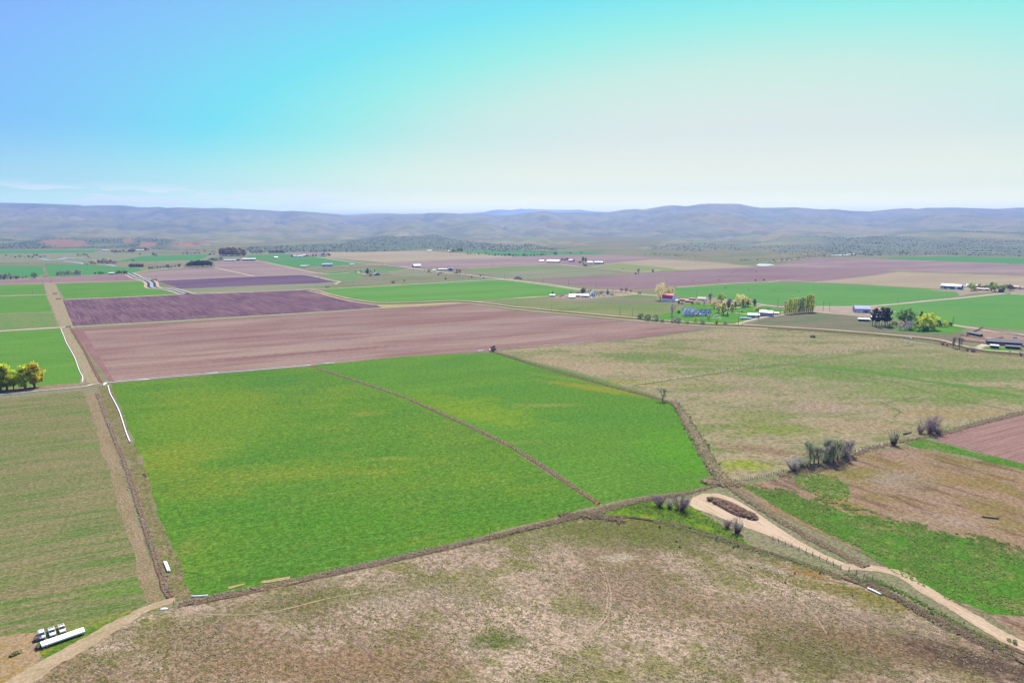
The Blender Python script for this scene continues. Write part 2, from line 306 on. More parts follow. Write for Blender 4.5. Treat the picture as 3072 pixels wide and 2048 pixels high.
mFieldR = gmat('weedy_field', C(170, 146, 124), [(C(146, 134, 80), 20, .52, .08, .75, 2), (C(170, 148, 138), 15, .54, .08, .7, 2.5), (C(122, 100, 90), 7, .58, .05, .7, 5)],
    grain=((1.2, .22), (.5, .16)), rot=angle_of((2650, 1350), (3000, 1450)), bump=.8, streak=[(C(132, 108, 100), 1.6, 9, .25)],
    blobs=[(2560, 1420, 24, 10, C(140, 140, 70), .7, 0), (2700, 1440, 20, 9, C(172, 160, 152), .7, 0), (2900, 1440, 30, 10, C(150, 134, 78), .6, 0), (2450, 1400, 26, 8, C(164, 144, 128), .8, 0), (2820, 1560, 26, 7, C(180, 160, 150), .6, -.2)])
mSwath = gmat('green_swath', C(90, 140, 54), [(C(152, 144, 104), 13, .57, .07, .75, 1.6), (C(104, 156, 66), 12, .54, .1, .5, 1.2), (C(160, 156, 104), 5, .62, .07, .6, 1.3), (C(150, 150, 92), 1.1, .64, .05, .5, 1.2), (C(56, 120, 42), 1.4, .58, .07, .6, 1.2)], grain=((1.0, .2), (.45, .2)), rot=-.5, bump=1)
mWedge = gmat('grass_wedge', C(118, 156, 52), [(C(90, 140, 54), 8, .54, .08, .7, 1.5), (C(156, 166, 60), 5, .56, .08, .6, 1.5), (C(78, 112, 46), 1.5, .58, .06, .6, 1)], grain=((.9, .24), (.4, .16)), bump=1)
mMarg = gmat('weedy_margin', C(140, 134, 96), [(C(164, 146, 124), 6, .5, .08, .7, 2), (C(116, 136, 70), 4, .56, .07, .7, 1.6), (C(98, 90, 78), 1.6, .6, .05, .6, 1)], grain=((1, .24), (.45, .18)), rot=1.2, bump=1)
mTrack = gmat('bare_track', C(166, 148, 128), [(C(150, 138, 106), 6, .52, .08, .7, 4), (C(126, 130, 84), 2.5, .62, .05, .5, 2)], grain=((.8, .2), (.35, .14)), rot=ROWB, bump=.6)
mLane = gmat('tractor_lane', C(168, 156, 134), [(C(160, 160, 118), 8, .52, .08, .8, 5), (C(150, 126, 120), 3, .58, .06, .6, 8)], grain=((1, .14),), rot=angle_of((160, 850), (290, 1150)), bump=.4, streak=[(C(184, 170, 152), .8, 40, .5)])
mRoad = gmat('gravel_road', C(208, 200, 194), [(C(186, 174, 164), 9, .5, .1, .6, 5)], grain=((1, .06),), bump=.1)
mRoadW = gmat('pale_field_road', C(214, 201, 186), [(C(190, 176, 154), 12, .5, .1, .7, 4)], grain=((1, .08),), bump=.1)
mSand = gmat('sandy_dirt', C(222, 200, 184), [(C(204, 182, 160), 5, .52, .1, .7, 6), (C(180, 158, 132), 2, .6, .06, .5, 5)], grain=((.8, .08), (.4, .06)), rot=angle_of((2120, 1500), (2450, 1680)), bump=.5)
mSandR = gmat('dirt_road', C(210, 188, 168), [(C(188, 166, 148), 3, .52, .08, .7, 5)], grain=((.7, .12),), rot=-.5, bump=.5)
mDrv = gmat('pale_driveway_dirt', C(196, 176, 154), [(C(176, 158, 134), 4, .5, .1, .6, 3), (C(150, 144, 104), 2, .62, .06, .5, 2)], grain=((.8, .12),), rot=.6, bump=.4)
mOrange = gmat('bare_orange_dirt', C(182, 156, 128), [(C(168, 146, 94), 5, .54, .08, .8, 1.5), (C(176, 158, 138), 4, .56, .08, .7, 1)], grain=((.8, .2), (.35, .12)), bump=.7)
mDitch = gmat('ditch_earth', C(142, 118, 106), [(C(150, 128, 112), 2.5, .5, .08, .8, 3), (C(104, 84, 76), 1.3, .57, .08, .7, 2), (C(116, 120, 66), 2.5, .62, .05, .6, 1.5)], grain=((.7, .28),), rot=.3, bump=1)
mDitchP = gmat('ditch_brush_earth', C(142, 124, 108), [(C(158, 140, 128), 2, .54, .07, .8, 1), (C(86, 70, 72), 1.2, .56, .06, .8, 1), (C(120, 128, 84), 3, .54, .08, .8, 1)], grain=((.6, .3),), bump=1)
mBed = gmat('dark_ditch_bed', C(84, 72, 70), [(C(110, 94, 84), 2, .5, .1, .7, 2)], grain=((.8, .2),), bump=.5)
mWeed = gmat('green_drain', C(124, 134, 88), [(C(106, 122, 82), 3, .55, .1, .7, 2)], grain=((1, .2),), bump=.6)
mConc = gmat('pale_concrete', C(222, 220, 212), [(C(196, 194, 186), 5, .55, .1, .5, 3)], grain=((.7, .04),), bump=0)
mWater, _t, _b, _ = newmat('water'); _b.inputs['Base Color'].default_value = (.18, .21, .23, 1); _b.inputs['Roughness'].default_value = .35; _b.inputs['Specular IOR Level'].default_value = .35
_n = tnoise(_t, _t.nodes.new('ShaderNodeTexCoord').outputs['Object'], 2.0); _bp = _t.nodes.new('ShaderNodeBump'); _bp.inputs['Strength'].default_value = .15; _t.links.new(_n, _bp.inputs['Height']); _t.links.new(_bp.outputs[0], _b.inputs['Normal'])
# the valley floor
b_ = MB(); b_.add([(-59000, -3000, 0), (59000, -3000, 0), (59000, 40000, 0), (-59000, 40000, 0)], [(0, 1, 2, 3)])
tag(b_.build('ground', mGround), kind='structure')
S = sheet
# --- far fields
S('field', [(-300, 752), (280, 752), (560, 765), (760, 757), (960, 757), (640, 792), (300, 782), (-300, 790)], mGreyG)
S('field', [(-400, 792), (125, 798), (135, 822), (100, 832), (-400, 850)], mGrnT)
S('field', [(133, 792), (250, 793), (420, 805), (426, 815), (385, 822), (150, 830), (138, 812)], mGrnT)
S('field', [(425, 768), (630, 763), (600, 780), (340, 786)], mGrnT)
S('field', [(-300, 752), (300, 750), (280, 758), (-300, 764)], mGrnT)
S('field', [(740, 765), (980, 762), (980, 770), (780, 777), (740, 778)], mGrnT)
S('field', [(977, 756), (1127, 754), (1258, 752), (1536, 767), (1536, 775), (1421, 776), (1153, 787), (977, 773)], mTanF)
S('field', [(860, 757), (977, 756), (977, 768), (880, 764)], mSoilF)
S('field', [(1454, 774), (1536, 771), (1683, 764), (1823, 763), (2091, 781), (1960, 778), (1800, 790), (1690, 800), (1536, 798), (1372, 805), (1225, 803), (1150, 788)], mSoilF)
S('field', [(1340, 752), (1536, 751), (1800, 757), (1823, 762), (1683, 764), (1536, 767)], mGrnT)
S('field', [(788, 779), (961, 772), (1127, 792), (1062, 793), (931, 800), (895, 802), (832, 793)], mGrnT)
S('field', [(642, 784), (762, 781), (832, 794), (968, 821), (910, 824), (760, 829), (646, 802)], mSoilF)
S('field', [(408, 821), (500, 811), (565, 803), (646, 802), (768, 829), (483, 841), (440, 838)], mSoilF)
S('field', [(470, 844), (483, 841), (760, 830), (910, 824), (991, 840), (1000, 846), (953, 849), (768, 856), (539, 866), (522, 858)], mPlowV)
S('field', [(539, 867), (768, 856), (953, 850), (1005, 846), (1000, 855), (930, 867), (768, 875), (560, 881)], mGreyG)
S('field', [(980, 818), (1160, 807), (1225, 806), (1170, 815), (1100, 818), (990, 822)], mGrnT)
S('field', [(955, 823), (1100, 820), (1060, 845), (1010, 843)], gmat('meadow_green_low', C(112, 152, 96), [(C(134, 150, 112), 60, .5, .1, .7, 3)], grain=((4, .08),), bump=0))
S('field', [(1160, 814), (1290, 812), (1290, 828), (1180, 826)], mGreyG)
S('field', [(1400, 806), (1536, 800), (1680, 797), (1740, 800), (1600, 808), (1420, 816)], gmat('far_meadow', C(120, 152, 96), [(C(140, 150, 110), 80, .5, .1, .6, 5)], grain=((4, .06),), bump=0))
S('field', [(1420, 817), (1600, 808), (1730, 801), (1870, 820), (1700, 832), (1536, 838), (1490, 832)], mGreyG)
S('field', [(1800, 793), (1860, 786), (1960, 778), (2124, 785), (2267, 800), (2052, 811), (1928, 815), (1830, 806), (1770, 800)], mTanF)
S('field', [(1770, 798), (1860, 790), (2000, 803), (2052, 811), (1928, 815), (1830, 807)], gmat('far_meadow_olive', C(140, 156, 104), [(C(160, 158, 124), 60, .5, .1, .6, 4)], grain=((4, .06),), bump=0))
S('field', [(1586, 839), (1879, 824), (2052, 812), (2304, 800), (2435, 801), (2647, 810), (2696, 818), (2598, 829), (2461, 844), (2304, 843), (2029, 860), (1928, 868), (1830, 867)], mSoilF2)
S('field', [(2304, 800), (2380, 785), (2451, 773), (2631, 777), (3072, 793), (3600, 812), (3600, 840), (3072, 825), (2696, 812), (2435, 802)], mSoilF)
S('field', [(2610, 775), (2826, 769), (3072, 774), (3600, 782), (3600, 800), (3072, 791), (3019, 790)], mGrnT)
S('field', [(2440, 846), (2600, 829), (2696, 815), (3072, 827), (3600, 842), (3600, 870), (3072, 862), (2900, 868), (2794, 866), (2620, 855)], mTanF)
ZC[0] = .03
# --- middle fields
S('field', [(-500, 846), (0, 841), (385, 821), (437, 841), (130, 850), (0, 852), (-500, 866)], gmat('strip_soil', C(152, 126, 136), [(C(166, 144, 144), 40, .5, .1, .6, 5)], grain=((3, .06),), bump=0))
S('field', [(167, 852), (434, 843), (441, 854), (470, 862), (522, 867), (539, 883), (380, 890), (196, 897)], mGrnL)
S('field', [(-500, 872), (0, 856), (130, 852), (137, 882), (0, 887), (-500, 905)], mGrnL)
S('field', [(-500, 908), (0, 890), (138, 885), (156, 935), (0, 941), (-500, 960)], mGrnL)
S('field', [(-500, 966), (0, 943), (158, 938), (172, 978), (0, 990), (-500, 1015)], mGrnL2)
S('field', [(-600, 1040), (0, 996), (180, 985), (196, 1030), (222, 1075), (240, 1118), (243, 1146), (120, 1156), (0, 1166), (-600, 1225)], mGrnL)
S('field', [(175, 900), (540, 883), (768, 875), (925, 869), (1000, 888), (1090, 905), (1143, 912), (1180, 915), (1150, 922), (768, 946), (210, 978)], mPlowD)
S('field', [(215, 987), (768, 952), (1150, 926), (1400, 910), (1536, 932), (1860, 962), (2125, 984), (1900, 1017), (1536, 1045), (1480, 1053), (1210, 1069), (940, 1095), (332, 1147)], mPlow)
S('field', [(217, 988), (248, 986), (345, 1146), (331, 1147)], mPlowH)
S('field', [(965, 868), (1230, 853), (1486, 839), (1536, 842), (1620, 852), (1748, 869), (1700, 880), (1634, 888), (1536, 896), (1382, 902), (1143, 907), (1060, 896), (997, 881)], mGrnF)
S('field', [(1150, 924), (1130, 916), (1143, 913), (1380, 907), (1400, 908), (1300, 916)], gmat('straw_corner', C(184, 176, 132), [(C(160, 158, 112), 12, .5, .1, .6, 4)], grain=((1.5, .1),), bump=.3))
S('field', [(1385, 905), (1536, 897), (1640, 889), (1850, 882), (1925, 880), (1990, 893), (2000, 905), (2060, 925), (2060, 965), (1980, 961), (1860, 952), (1536, 922)], mOliv)
S('lawn', [(1960, 950), (2040, 930), (2060, 912), (2250, 910), (2350, 930), (2370, 940), (2310, 940), (2230, 965), (2130, 976), (2050, 970), (1968, 960)], mLawn)
S('field', [(2026, 862), (2200, 851), (2304, 848), (2461, 850), (2620, 857), (2790, 867), (2860, 876), (2878, 884), (2859, 890), (2614, 918), (2435, 918), (2271, 912), (2160, 895), (2040, 893), (2022, 880)], mGrnP)
S('field', [(2628, 921), (3019, 881), (3072, 884), (3500, 905), (3500, 1040), (3072, 991), (2856, 973), (2700, 962), (2660, 948)], mGrnP)
S('farmyard', [(2440, 922), (2560, 918), (2625, 918), (2690, 935), (2640, 948), (2560, 944), (2435, 934)], gmat('gravel_yard', C(186, 170, 160), [(C(164, 152, 138), 9, .5, .1, .6, 2)], grain=((1, .08),), bump=.2))
S('field', [(2240, 975), (2310, 952), (2444, 937), (2578, 946), (2680, 985), (2760, 995), (2880, 985), (2900, 1010), (2850, 1030), (2735, 1012), (2304, 980)], mDark)
S('lawn', [(2675, 975), (2850, 975), (2900, 985), (2860, 1000), (2760, 1000), (2690, 992)], mLawn)
S('farmyard', [(2780, 870), (2900, 868), (3072, 862), (3400, 860), (3400, 885), (3072, 884), (3010, 876), (2920, 880), (2880, 888), (2870, 876)], gmat('packed_yard', C(176, 164, 152), [(C(150, 150, 118), 12, .5, .1, .7, 2)], grain=((1.5, .08),), bump=.2))
S('farmyard', [(1700, 884), (1850, 878), (1940, 880), (1850, 890), (1740, 897), (1640, 893)], gmat('swept_yard', C(180, 162, 152), [(C(150, 138, 124), 9, .5, .1, .6, 2)], grain=((1.5, .08),), bump=.2))
S('farmyard', [(2000, 896), (2090, 895), (2200, 900), (2260, 912), (2100, 912), (2010, 908)], gmat('barn_yard', C(176, 154, 136), [(C(140, 146, 98), 10, .52, .08, .8, 2)], grain=((1.5, .1),), bump=.2))
ZC[0] = .03
# --- near fields
S('field', [(1470, 1057), (1536, 1047), (1900, 1019), (2130, 988), (2231, 980), (2735, 1020), (2880, 1050), (3072, 1072), (3700, 1140), (3700, 1100), (3072, 1236), (2830, 1300), (2700, 1335), (2560, 1360), (2350, 1420), (2195, 1455), (2120, 1350), (2060, 1245), (2010, 1205), (1950, 1180), (1700, 1105)], mPast2, .5)
S('field', [(2885, 1045), (2990, 1040), (3100, 1062), (3072, 1066)], mLawn)
S('field', [(330, 1150), (935, 1098), (1210, 1170), (1500, 1330), (1800, 1515), (1700, 1540), (1500, 1590), (1170, 1688), (900, 1745), (640, 1790), (572, 1785), (548, 1740), (520, 1650), (470, 1540), (440, 1420), (400, 1330), (368, 1240)], mGreenA, 1.0, 8.0)
S('field', [(941, 1096), (1210, 1070), (1480, 1058), (1700, 1112), (1900, 1170), (1965, 1188), (2012, 1208), (2036, 1245), (2060, 1300), (2100, 1370), (2137, 1440), (2125, 1458), (1990, 1480), (1805, 1510), (1500, 1325)], mGreenB, .8, 8.0)
S('field', [(-800, 1275), (0, 1196), (250, 1172), (285, 1250), (310, 1340), (345, 1430), (375, 1540), (410, 1640), (440, 1740), (445, 1805), (330, 1870), (200, 1925), (0, 1990), (-800, 2200)], mStub, 1.0, 8.0)
S('track', [(250, 1176), (300, 1176), (330, 1290), (365, 1400), (400, 1540), (440, 1650), (478, 1770), (492, 1800), (440, 1810), (405, 1660), (360, 1540), (335, 1430), (300, 1330), (275, 1240)], mTrack, 1.0, 6.0)
S('margin', [(292, 1158), (328, 1158), (366, 1240), (402, 1335), (440, 1420), (470, 1540), (520, 1650), (550, 1740), (580, 1788), (600, 1795), (520, 1800), (500, 1740), (450, 1600), (405, 1450), (370, 1360), (330, 1260)], mMarg, 1.2, 6.0)
S('lane', [(132, 849), (165, 849), (200, 930), (222, 985), (250, 1040), (300, 1148), (240, 1152), (246, 1118), (226, 1075), (200, 1030), (182, 982), (160, 935), (140, 884)], mLane, .6)
S('lane', [(-300, 1195), (0, 1167), (120, 1157), (240, 1150), (300, 1146), (295, 1155), (235, 1162), (0, 1184), (-300, 1215)], mTrack, .3)
S('pasture', [(-900, 2600), (-200, 2110), (100, 2000), (300, 1910), (430, 1850), (560, 1815), (850, 1762), (1170, 1694), (1500, 1612), (1760, 1550), (1850, 1550), (2050, 1577), (2250, 1642), (2500, 1722), (2760, 1832), (3000, 1925), (3300, 2040), (4200, 2600)], mPast, .4)
S('bare_dirt', [(-600, 2060), (-200, 1950), (60, 1900), (130, 1896), (150, 1935), (110, 1985), (60, 2040), (-100, 2120), (-500, 2300)], mOrange, 2.4, 5.0)
S('verge', [(110, 1925), (240, 1900), (340, 1862), (440, 1815), (500, 1800), (515, 1806), (400, 1850), (330, 1890), (230, 1950), (150, 1985), (120, 1960)], gmat('verge_grass', C(110, 140, 58), [(C(156, 158, 70), 4, .54, .08, .7, 2), (C(76, 128, 44), 3, .56, .08, .7, 2)], grain=((.9, .24), (.4, .16)), bump=1), 1.8, 4.0)
strip('dirt_road', [(-200, 2190), (40, 2056), (130, 2000), (240, 1935), (340, 1880), (430, 1830), (500, 1806), (525, 1800)], (8.0, 3.0), mDrv, 1.0, True)
S('field', [(2823, 1304), (3072, 1243), (3700, 1090), (3700, 1600), (3072, 1392), (2900, 1345), (2800, 1320)], mSoilR, .3)
S('field', [(2200, 1458), (2350, 1430), (2560, 1370), (2720, 1338), (2960, 1385), (3072, 1412), (3700, 1560), (3700, 2300), (3150, 1990), (2973, 1850), (2850, 1800), (2696, 1730), (2600, 1665), (2400, 1570), (2310, 1530)], mFieldR, 1.2, 8.0)
S('field', [(2715, 1330), (2780, 1318), (2850, 1335), (2960, 1365), (3072, 1392), (3700, 1560), (3700, 1600), (3072, 1412), (2960, 1384), (2850, 1358), (2760, 1345)], mSwath, 1.6, 5.0)
S('field', [(2225, 1458), (2300, 1470), (2380, 1490), (2450, 1510), (2560, 1545), (2630, 1552), (2728, 1578), (2924, 1622), (3072, 1674), (3700, 1900), (3700, 2200), (3072, 1848), (2973, 1842), (2850, 1795), (2696, 1720), (2598, 1662), (2430, 1570), (2310, 1508)], mSwath, 2.6, 5.0)
S('field', [(2392, 1432), (2440, 1425), (2500, 1440), (2545, 1470), (2530, 1495), (2470, 1480), (2400, 1455)], gmat('weedy_island', C(122, 138, 78), [(C(88, 138, 52), 4, .5, .08, .9, 1.4), (C(160, 144, 118), 3, .56, .07, .8, 1.3)], grain=((1, .2), (.45, .2)), bump=.6), 3.4, 3.0)
S('grass', [(1700, 1545), (1850, 1512), (1930, 1502), (2000, 1500), (2080, 1520), (2170, 1582), (2262, 1640), (2240, 1640), (2050, 1580), (1900, 1552), (1760, 1552)], mWedge, 1.2, 4.0)
S('dirt_yard', [(2066, 1512), (2078, 1492), (2110, 1480), (2150, 1479), (2200, 1494), (2260, 1530), (2320, 1572), (2390, 1618), (2470, 1662), (2560, 1700), (2550, 1710), (2501, 1690), (2443, 1664), (2385, 1640), (2310, 1608), (2200, 1568), (2130, 1540), (2085, 1526)], mSand, 1.0)
strip('dirt_road', [(2520, 1700), (2580, 1702), (2650, 1708), (2720, 1732), (2790, 1778), (2870, 1826), (2960, 1880), (3100, 1960), (3300, 2080)], (4.2, 6.0), mSandR, .5, True)
for dx in (-9, 9):
    strip('wheel_track', [(2650 + dx * .3, 1709 + dx * .25), (2720 + dx * .5, 1733 + dx * .2), (2790 + dx * .6, 1779), (2870 + dx * .8, 1827), (2960 + dx, 1881), (3100 + dx, 1961)], .9, mSand, .15, True)
ZC[0] = .13
# --- roads and lanes
RW = [([(-400, 858), (0, 853), (130, 850), (440, 841)], 4), ([(-400, 856), (0, 841), (150, 831), (300, 824), (385, 821), (430, 814), (500, 806), (560, 801), (640, 797)], 4),
      ([(196, 898), (380, 891), (539, 883), (768, 875), (925, 868), (1100, 860), (1230, 853), (1486, 839), (1560, 838)], 4.5), ([(-400, 908), (0, 888), (140, 884)], 3.5), ([(-400, 962), (0, 942), (158, 937)], 1.2),
      ([(-500, 1024), (0, 993), (182, 982), (215, 980)], 5), ([(205, 981), (500, 965), (768, 948), (1000, 934), (1150, 923), (1300, 913), (1400, 908), (1536, 896), (1640, 889)], 2.6),
      ([(642, 802), (764, 829)], 4), ([(762, 781), (832, 794), (968, 821), (1060, 816), (1085, 820), (1120, 826)], 4), ([(468, 842), (768, 829), (905, 824), (991, 840), (1018, 845), (1008, 850), (1010, 853)], 4),
      ([(950, 771), (1062, 787), (1153, 795), (1226, 803), (1300, 814), (1400, 824), (1490, 835), (1536, 840), (1640, 852), (1748, 868), (1850, 872), (1917, 882), (1975, 887), (2010, 900)], 6),
      ([(1490, 837), (1560, 845), (1640, 856), (1748, 872)], 3), ([(1000, 800), (1160, 792)], 4), ([(1060, 816), (1165, 812), (1250, 808)], 3.5),
      ([(1400, 805), (1536, 798), (1660, 789)], 5), ([(1660, 790), (1740, 800), (1850, 810), (1920, 816), (1980, 810)], 5),
      ([(2030, 862), (2200, 850), (2304, 846), (2360, 841), (2461, 848)], 4), ([(1850, 886), (1917, 882)], 3.5), ([(1536, 896), (1600, 891), (1650, 889)], 4),
      ([(2100, 895), (2160, 897), (2271, 912), (2360, 922), (2435, 920), (2614, 918), (2800, 901), (2900, 892), (3019, 880), (3072, 884), (3400, 900)], 5.5),
      ([(2440, 935), (2560, 946), (2620, 950)], 3.5), ([(2170, 938), (2220, 940), (2270, 945), (2330, 938), (2360, 936)], 3), ([(2180, 926), (2240, 920), (2300, 916)], 3), ([(2210, 972), (2290, 952), (2380, 940)], 4),
      ([(2850, 974), (2940, 987), (3072, 1005), (3500, 1060)], 6), ([(2280, 788), (2451, 773), (2640, 777), (2860, 786), (3020, 791)], 4), ([(2960, 1012), (3010, 1030), (2900, 1045)], 3)]
for pts, w in RW: strip('field_road', pts, w * 1.7, mRoadW if w < 5 else mRoad, .3, True, step=12)
# canal with a road on each bank
CAN = [(925, 870), (960, 876), (997, 887), (1060, 901), (1100, 907), (1143, 911), (1250, 909), (1340, 905), (1380, 905), (1420, 908), (1480, 914), (1536, 922), (1700, 938), (1850, 952), (2000, 965), (2130, 974), (2231, 978), (2304, 982), (2500, 994), (2735, 1014), (2820, 1024), (2880, 1040), (2960, 1055), (3072, 1064), (3500, 1110)]
def shift(pts, d): return [(x, y + d * (y - 670) / 300.0) for x, y in pts]
strip('canal_bank', CAN, 22, mMarg, .3, True, step=10)
strip('canal', CAN, 6, mBed, .2, True, step=10)
strip('canal_road', shift(CAN, -4), 5, mRoadW, .2, True, step=10)
strip('canal_road', shift(CAN[:18], 4), 5, mRoadW, .2, True, step=10)
CW = [(383, 819), (398, 826), (412, 833), (440, 841), (452, 847), (455, 853), (455, 859), (466, 864), (500, 866), (530, 872), (556, 880), (570, 882)]
strip('canal_bank', CW, 26, mRoadW, .5, True); strip('canal_bank', CW, 15, mBed, .5, True); strip('water', CW[:11], 6, mWater, .3, True)
S('pond', [(2268, 796), (2276, 791), (2310, 792), (2325, 795), (2300, 798), (2280, 798)], mWater); S('pond', [(2488, 765), (2560, 761), (2570, 762), (2520, 767)], mWater)
for q in ([(120, 776), (150, 780), (180, 778), (195, 774)], [(190, 772), (230, 774), (250, 772)], [(190, 784), (230, 787), (255, 792)], [(300, 792), (330, 795), (345, 798)], [(480, 806), (505, 805)]): strip('river', q, 14, mWater, 2, True)
ZC[0] = .09
# ditches
strip('ditch', [(935, 1098), (1020, 1127), (1210, 1190), (1410, 1280), (1536, 1340), (1660, 1420), (1790, 1508)], 2.8, mDitch, .4, prof=BANK, step=2)
strip('ditch', [(1790, 1508), (1797, 1511)], 2.4, gmat('red_clay', C(206, 120, 84), grain=((.6, .2),)), .2, prof=[(-1, 0), (0, .5), (1, 0)])
strip('ditch', [(290, 1180), (305, 1215), (325, 1270), (350, 1330), (385, 1420), (420, 1530), (445, 1610), (475, 1700), (495, 1765), (510, 1792)], 2.2, mDitch, .35, True, prof=BANK, step=2)
strip('ditch', [(212, 985), (230, 1015), (252, 1050), (275, 1095), (303, 1147)], 2.6, mDitch, .3, True, prof=BANK, step=3)
strip('ditch', [(537, 1815), (600, 1806), (720, 1782), (850, 1753), (1000, 1719), (1170, 1680), (1300, 1652), (1460, 1614), (1600, 1580), (1760, 1541)], (2.6, 4.0), mDitch, .5, True, prof=BANK, step=1.5)
strip('ditch_bank', [(1700, 1552), (1800, 1532), (1900, 1504), (2000, 1486), (2080, 1474), (2150, 1456)], (5, 3), mDitchP, .8, True, prof=[(-1, 0), (-.4, .25), (.3, .3), (1, 0)], step=2)
strip('ditch', [(1750, 1549), (1850, 1549), (1950, 1560), (2050, 1577), (2150, 1608), (2250, 1641), (2400, 1686), (2560, 1745), (2700, 1800), (2880, 1878), (3072, 1960), (3300, 2060)], (1.6, 2.2), mDitch, .4, True, prof=BANK, step=2)
strip('ditch_bank', [(1480, 1056), (1536, 1070), (1620, 1100), (1700, 1124), (1830, 1158), (1960, 1192), (2010, 1205)], (4, 4.5), mDitchP, .7, True, prof=[(-1, 0), (-.5, .35), (0, .1), (.5, .35), (1, 0)], step=3)
strip('ditch_bank', [(2015, 1205), (2040, 1230), (2070, 1280), (2110, 1350), (2145, 1410), (2185, 1455)], (5.5, 7.5), mDitchP, 1.2, True, prof=[(-1, 0), (-.6, .4), (0, .15), (.5, .45), (1, 0)], step=3)
strip('ditch_bank', [(2190, 1462), (2250, 1505), (2330, 1556), (2420, 1606), (2500, 1650), (2600, 1700)], (3.2, 4.2), mDitchP, .8, True, prof=[(-1, 0), (-.5, .35), (0, .1), (.5, .35), (1, 0)], step=2)
strip('ditch_bank', [(2600, 1742), (2700, 1796), (2800, 1856), (2900, 1906), (3072, 1985), (3200, 2050)], (3, 4.5), mDitchP, 1.0, True, prof=[(-1, 0), (-.5, .3), (0, .1), (.5, .3), (1, 0)], step=2)
strip('ditch_bank', [(2840, 1298), (2950, 1265), (3072, 1238), (3400, 1160)], 5, mDitchP, .5, True, prof=[(-1, 0), (0, .4), (1, 0)], step=4)
strip('drain', [(1900, 1156), (2100, 1128), (2380, 1090), (2560, 1064), (2740, 1034)], 1.6, mWeed, .5, step=6)
strip('drain', [(2384, 1093), (2500, 1115), (2620, 1135), (2700, 1150), (2800, 1182), (2900, 1205), (3040, 1232)], 1.3, mWeed, .5, True, step=6)
strip('drain', [(2640, 1212), (2700, 1200), (2760, 1188)], 1.1, mWeed, .3, step=5); strip('drain', [(2655, 1212), (2690, 1228), (2700, 1238), (2680, 1250)], 1.1, mWeed, .3, True, step=4)
strip('drain', [(2400, 1098), (2600, 1112), (2760, 1140), (2900, 1160), (3060, 1190)], 9, gmat('drain_grass', C(106, 146, 76), grain=((1.5, .15),)), 3, True, step=10)
strip('wheel_track', [(2270, 1672), (2330, 1735), (2440, 1790), (2560, 1850), (2760, 1945), (2900, 2030)], .3, mDitch, .12, True, z0=.1115)
for q in ([(1536, 1652), (1640, 1634)], [(780, 1830), (900, 1785), (1000, 1760)], [(1040, 1890), (1120, 1970), (1290, 2046)], [(930, 1945), (1000, 1985), (1090, 2046)], [(1290, 1790), (1420, 1880)], [(1780, 1690), (1820, 1740), (1822, 1790)]): strip('wheel_track', q, .25, mPlowH, .1, True, z0=.1115)
for q in ([(777, 1776), (830, 1768), (856, 1760), (900, 1748)], [(684, 1769), (735, 1757)], [(785, 1752), (870, 1738)]): strip('straw_patch', shift(q, -1.5), 1.6, gmat('straw', C(196, 170, 132), grain=((.5, .2),)), .6, True, step=2)

mTram = gmat('pressed_crop', C(84, 130, 56), [(C(110, 140, 70), 2, .5, .1, .6, 3)], grain=((.6, .15),), bump=.3); mTrail = gmat('trodden_soil', C(192, 172, 158), [(C(180, 160, 142), 2, .5, .1, .6, 3)], grain=((.5, .15),), bump=.2)
for q in ([(660, 1738), (760, 1732), (900, 1722), (1080, 1690), (1300, 1640)], [(662, 1744), (760, 1738), (900, 1728), (1082, 1696), (1302, 1645)], [(540, 1712), (600, 1724), (640, 1738)]): strip('wheel_track', q, .4, mTram, .15, True, z0=.1085)
for q in ([(480, 1822), (620, 1842), (800, 1838), (1010, 1790), (1240, 1760)], [(1800, 1700), (1815, 1740), (1822, 1790), (1810, 1850), (1740, 1920)], [(1808, 1700), (1824, 1742), (1832, 1792), (1820, 1852), (1750, 1924)], [(2100, 1640), (2300, 1730), (2420, 1820), (2480, 1900)], [(2090, 1250), (2260, 1290), (2420, 1350)]): strip('trail', q, .45, mTrail, .2, True, z0=.1085)
# ---------------------------------------------------------------- hills
RIDGE = [(-900, 600), (-300, 606), (0, 608), (100, 610), (237, 615), (250, 618), (290, 616), (369, 616), (421, 622), (450, 622), (477, 620.5), (500, 624), (542, 622), (617, 625), (669, 624), (768, 629), (817, 632), (843, 634), (879, 632.5), (944, 637), (996, 641.6), (1049, 646), (1078, 647.5), (1127, 643), (1166, 640), (1209, 642.6), (1238, 641), (1268, 642), (1287, 639), (1336, 639), (1385, 641.6), (1415, 644), (1447, 640), (1486, 645.5), (1536, 644.5), (1595, 636), (1634, 633.5), (1673, 638), (1732, 637), (1813, 638), (1872, 629.5), (1905, 627), (1933, 628.5), (1990, 618), (2019, 615.5), (2058, 619), (2104, 612), (2130, 611), (2218, 611.6), (2254, 619.4), (2287, 623.7), (2386, 622), (2467, 628.6), (2500, 627), (2552, 632.5), (2608, 634.5), (2647, 631), (2696, 626), (2728, 625), (2751, 627.6), (2781, 623.7), (2872, 623), (2990, 627), (3055, 623), (3300, 620), (3972, 612)]
BASE = [(-900, 748), (0, 747), (250, 745), (350, 745), (560, 752), (640, 756), (760, 756), (860, 757), (980, 757), (1100, 757), (1180, 755), (1258, 752), (1340, 750), (1400, 750), (1536, 755), (1700, 758), (1850, 759), (2000, 766), (2124, 775), (2220, 784), (2320, 785), (2400, 779), (2500, 770), (2800, 766), (3072, 773), (3600, 778), (3972, 780)]
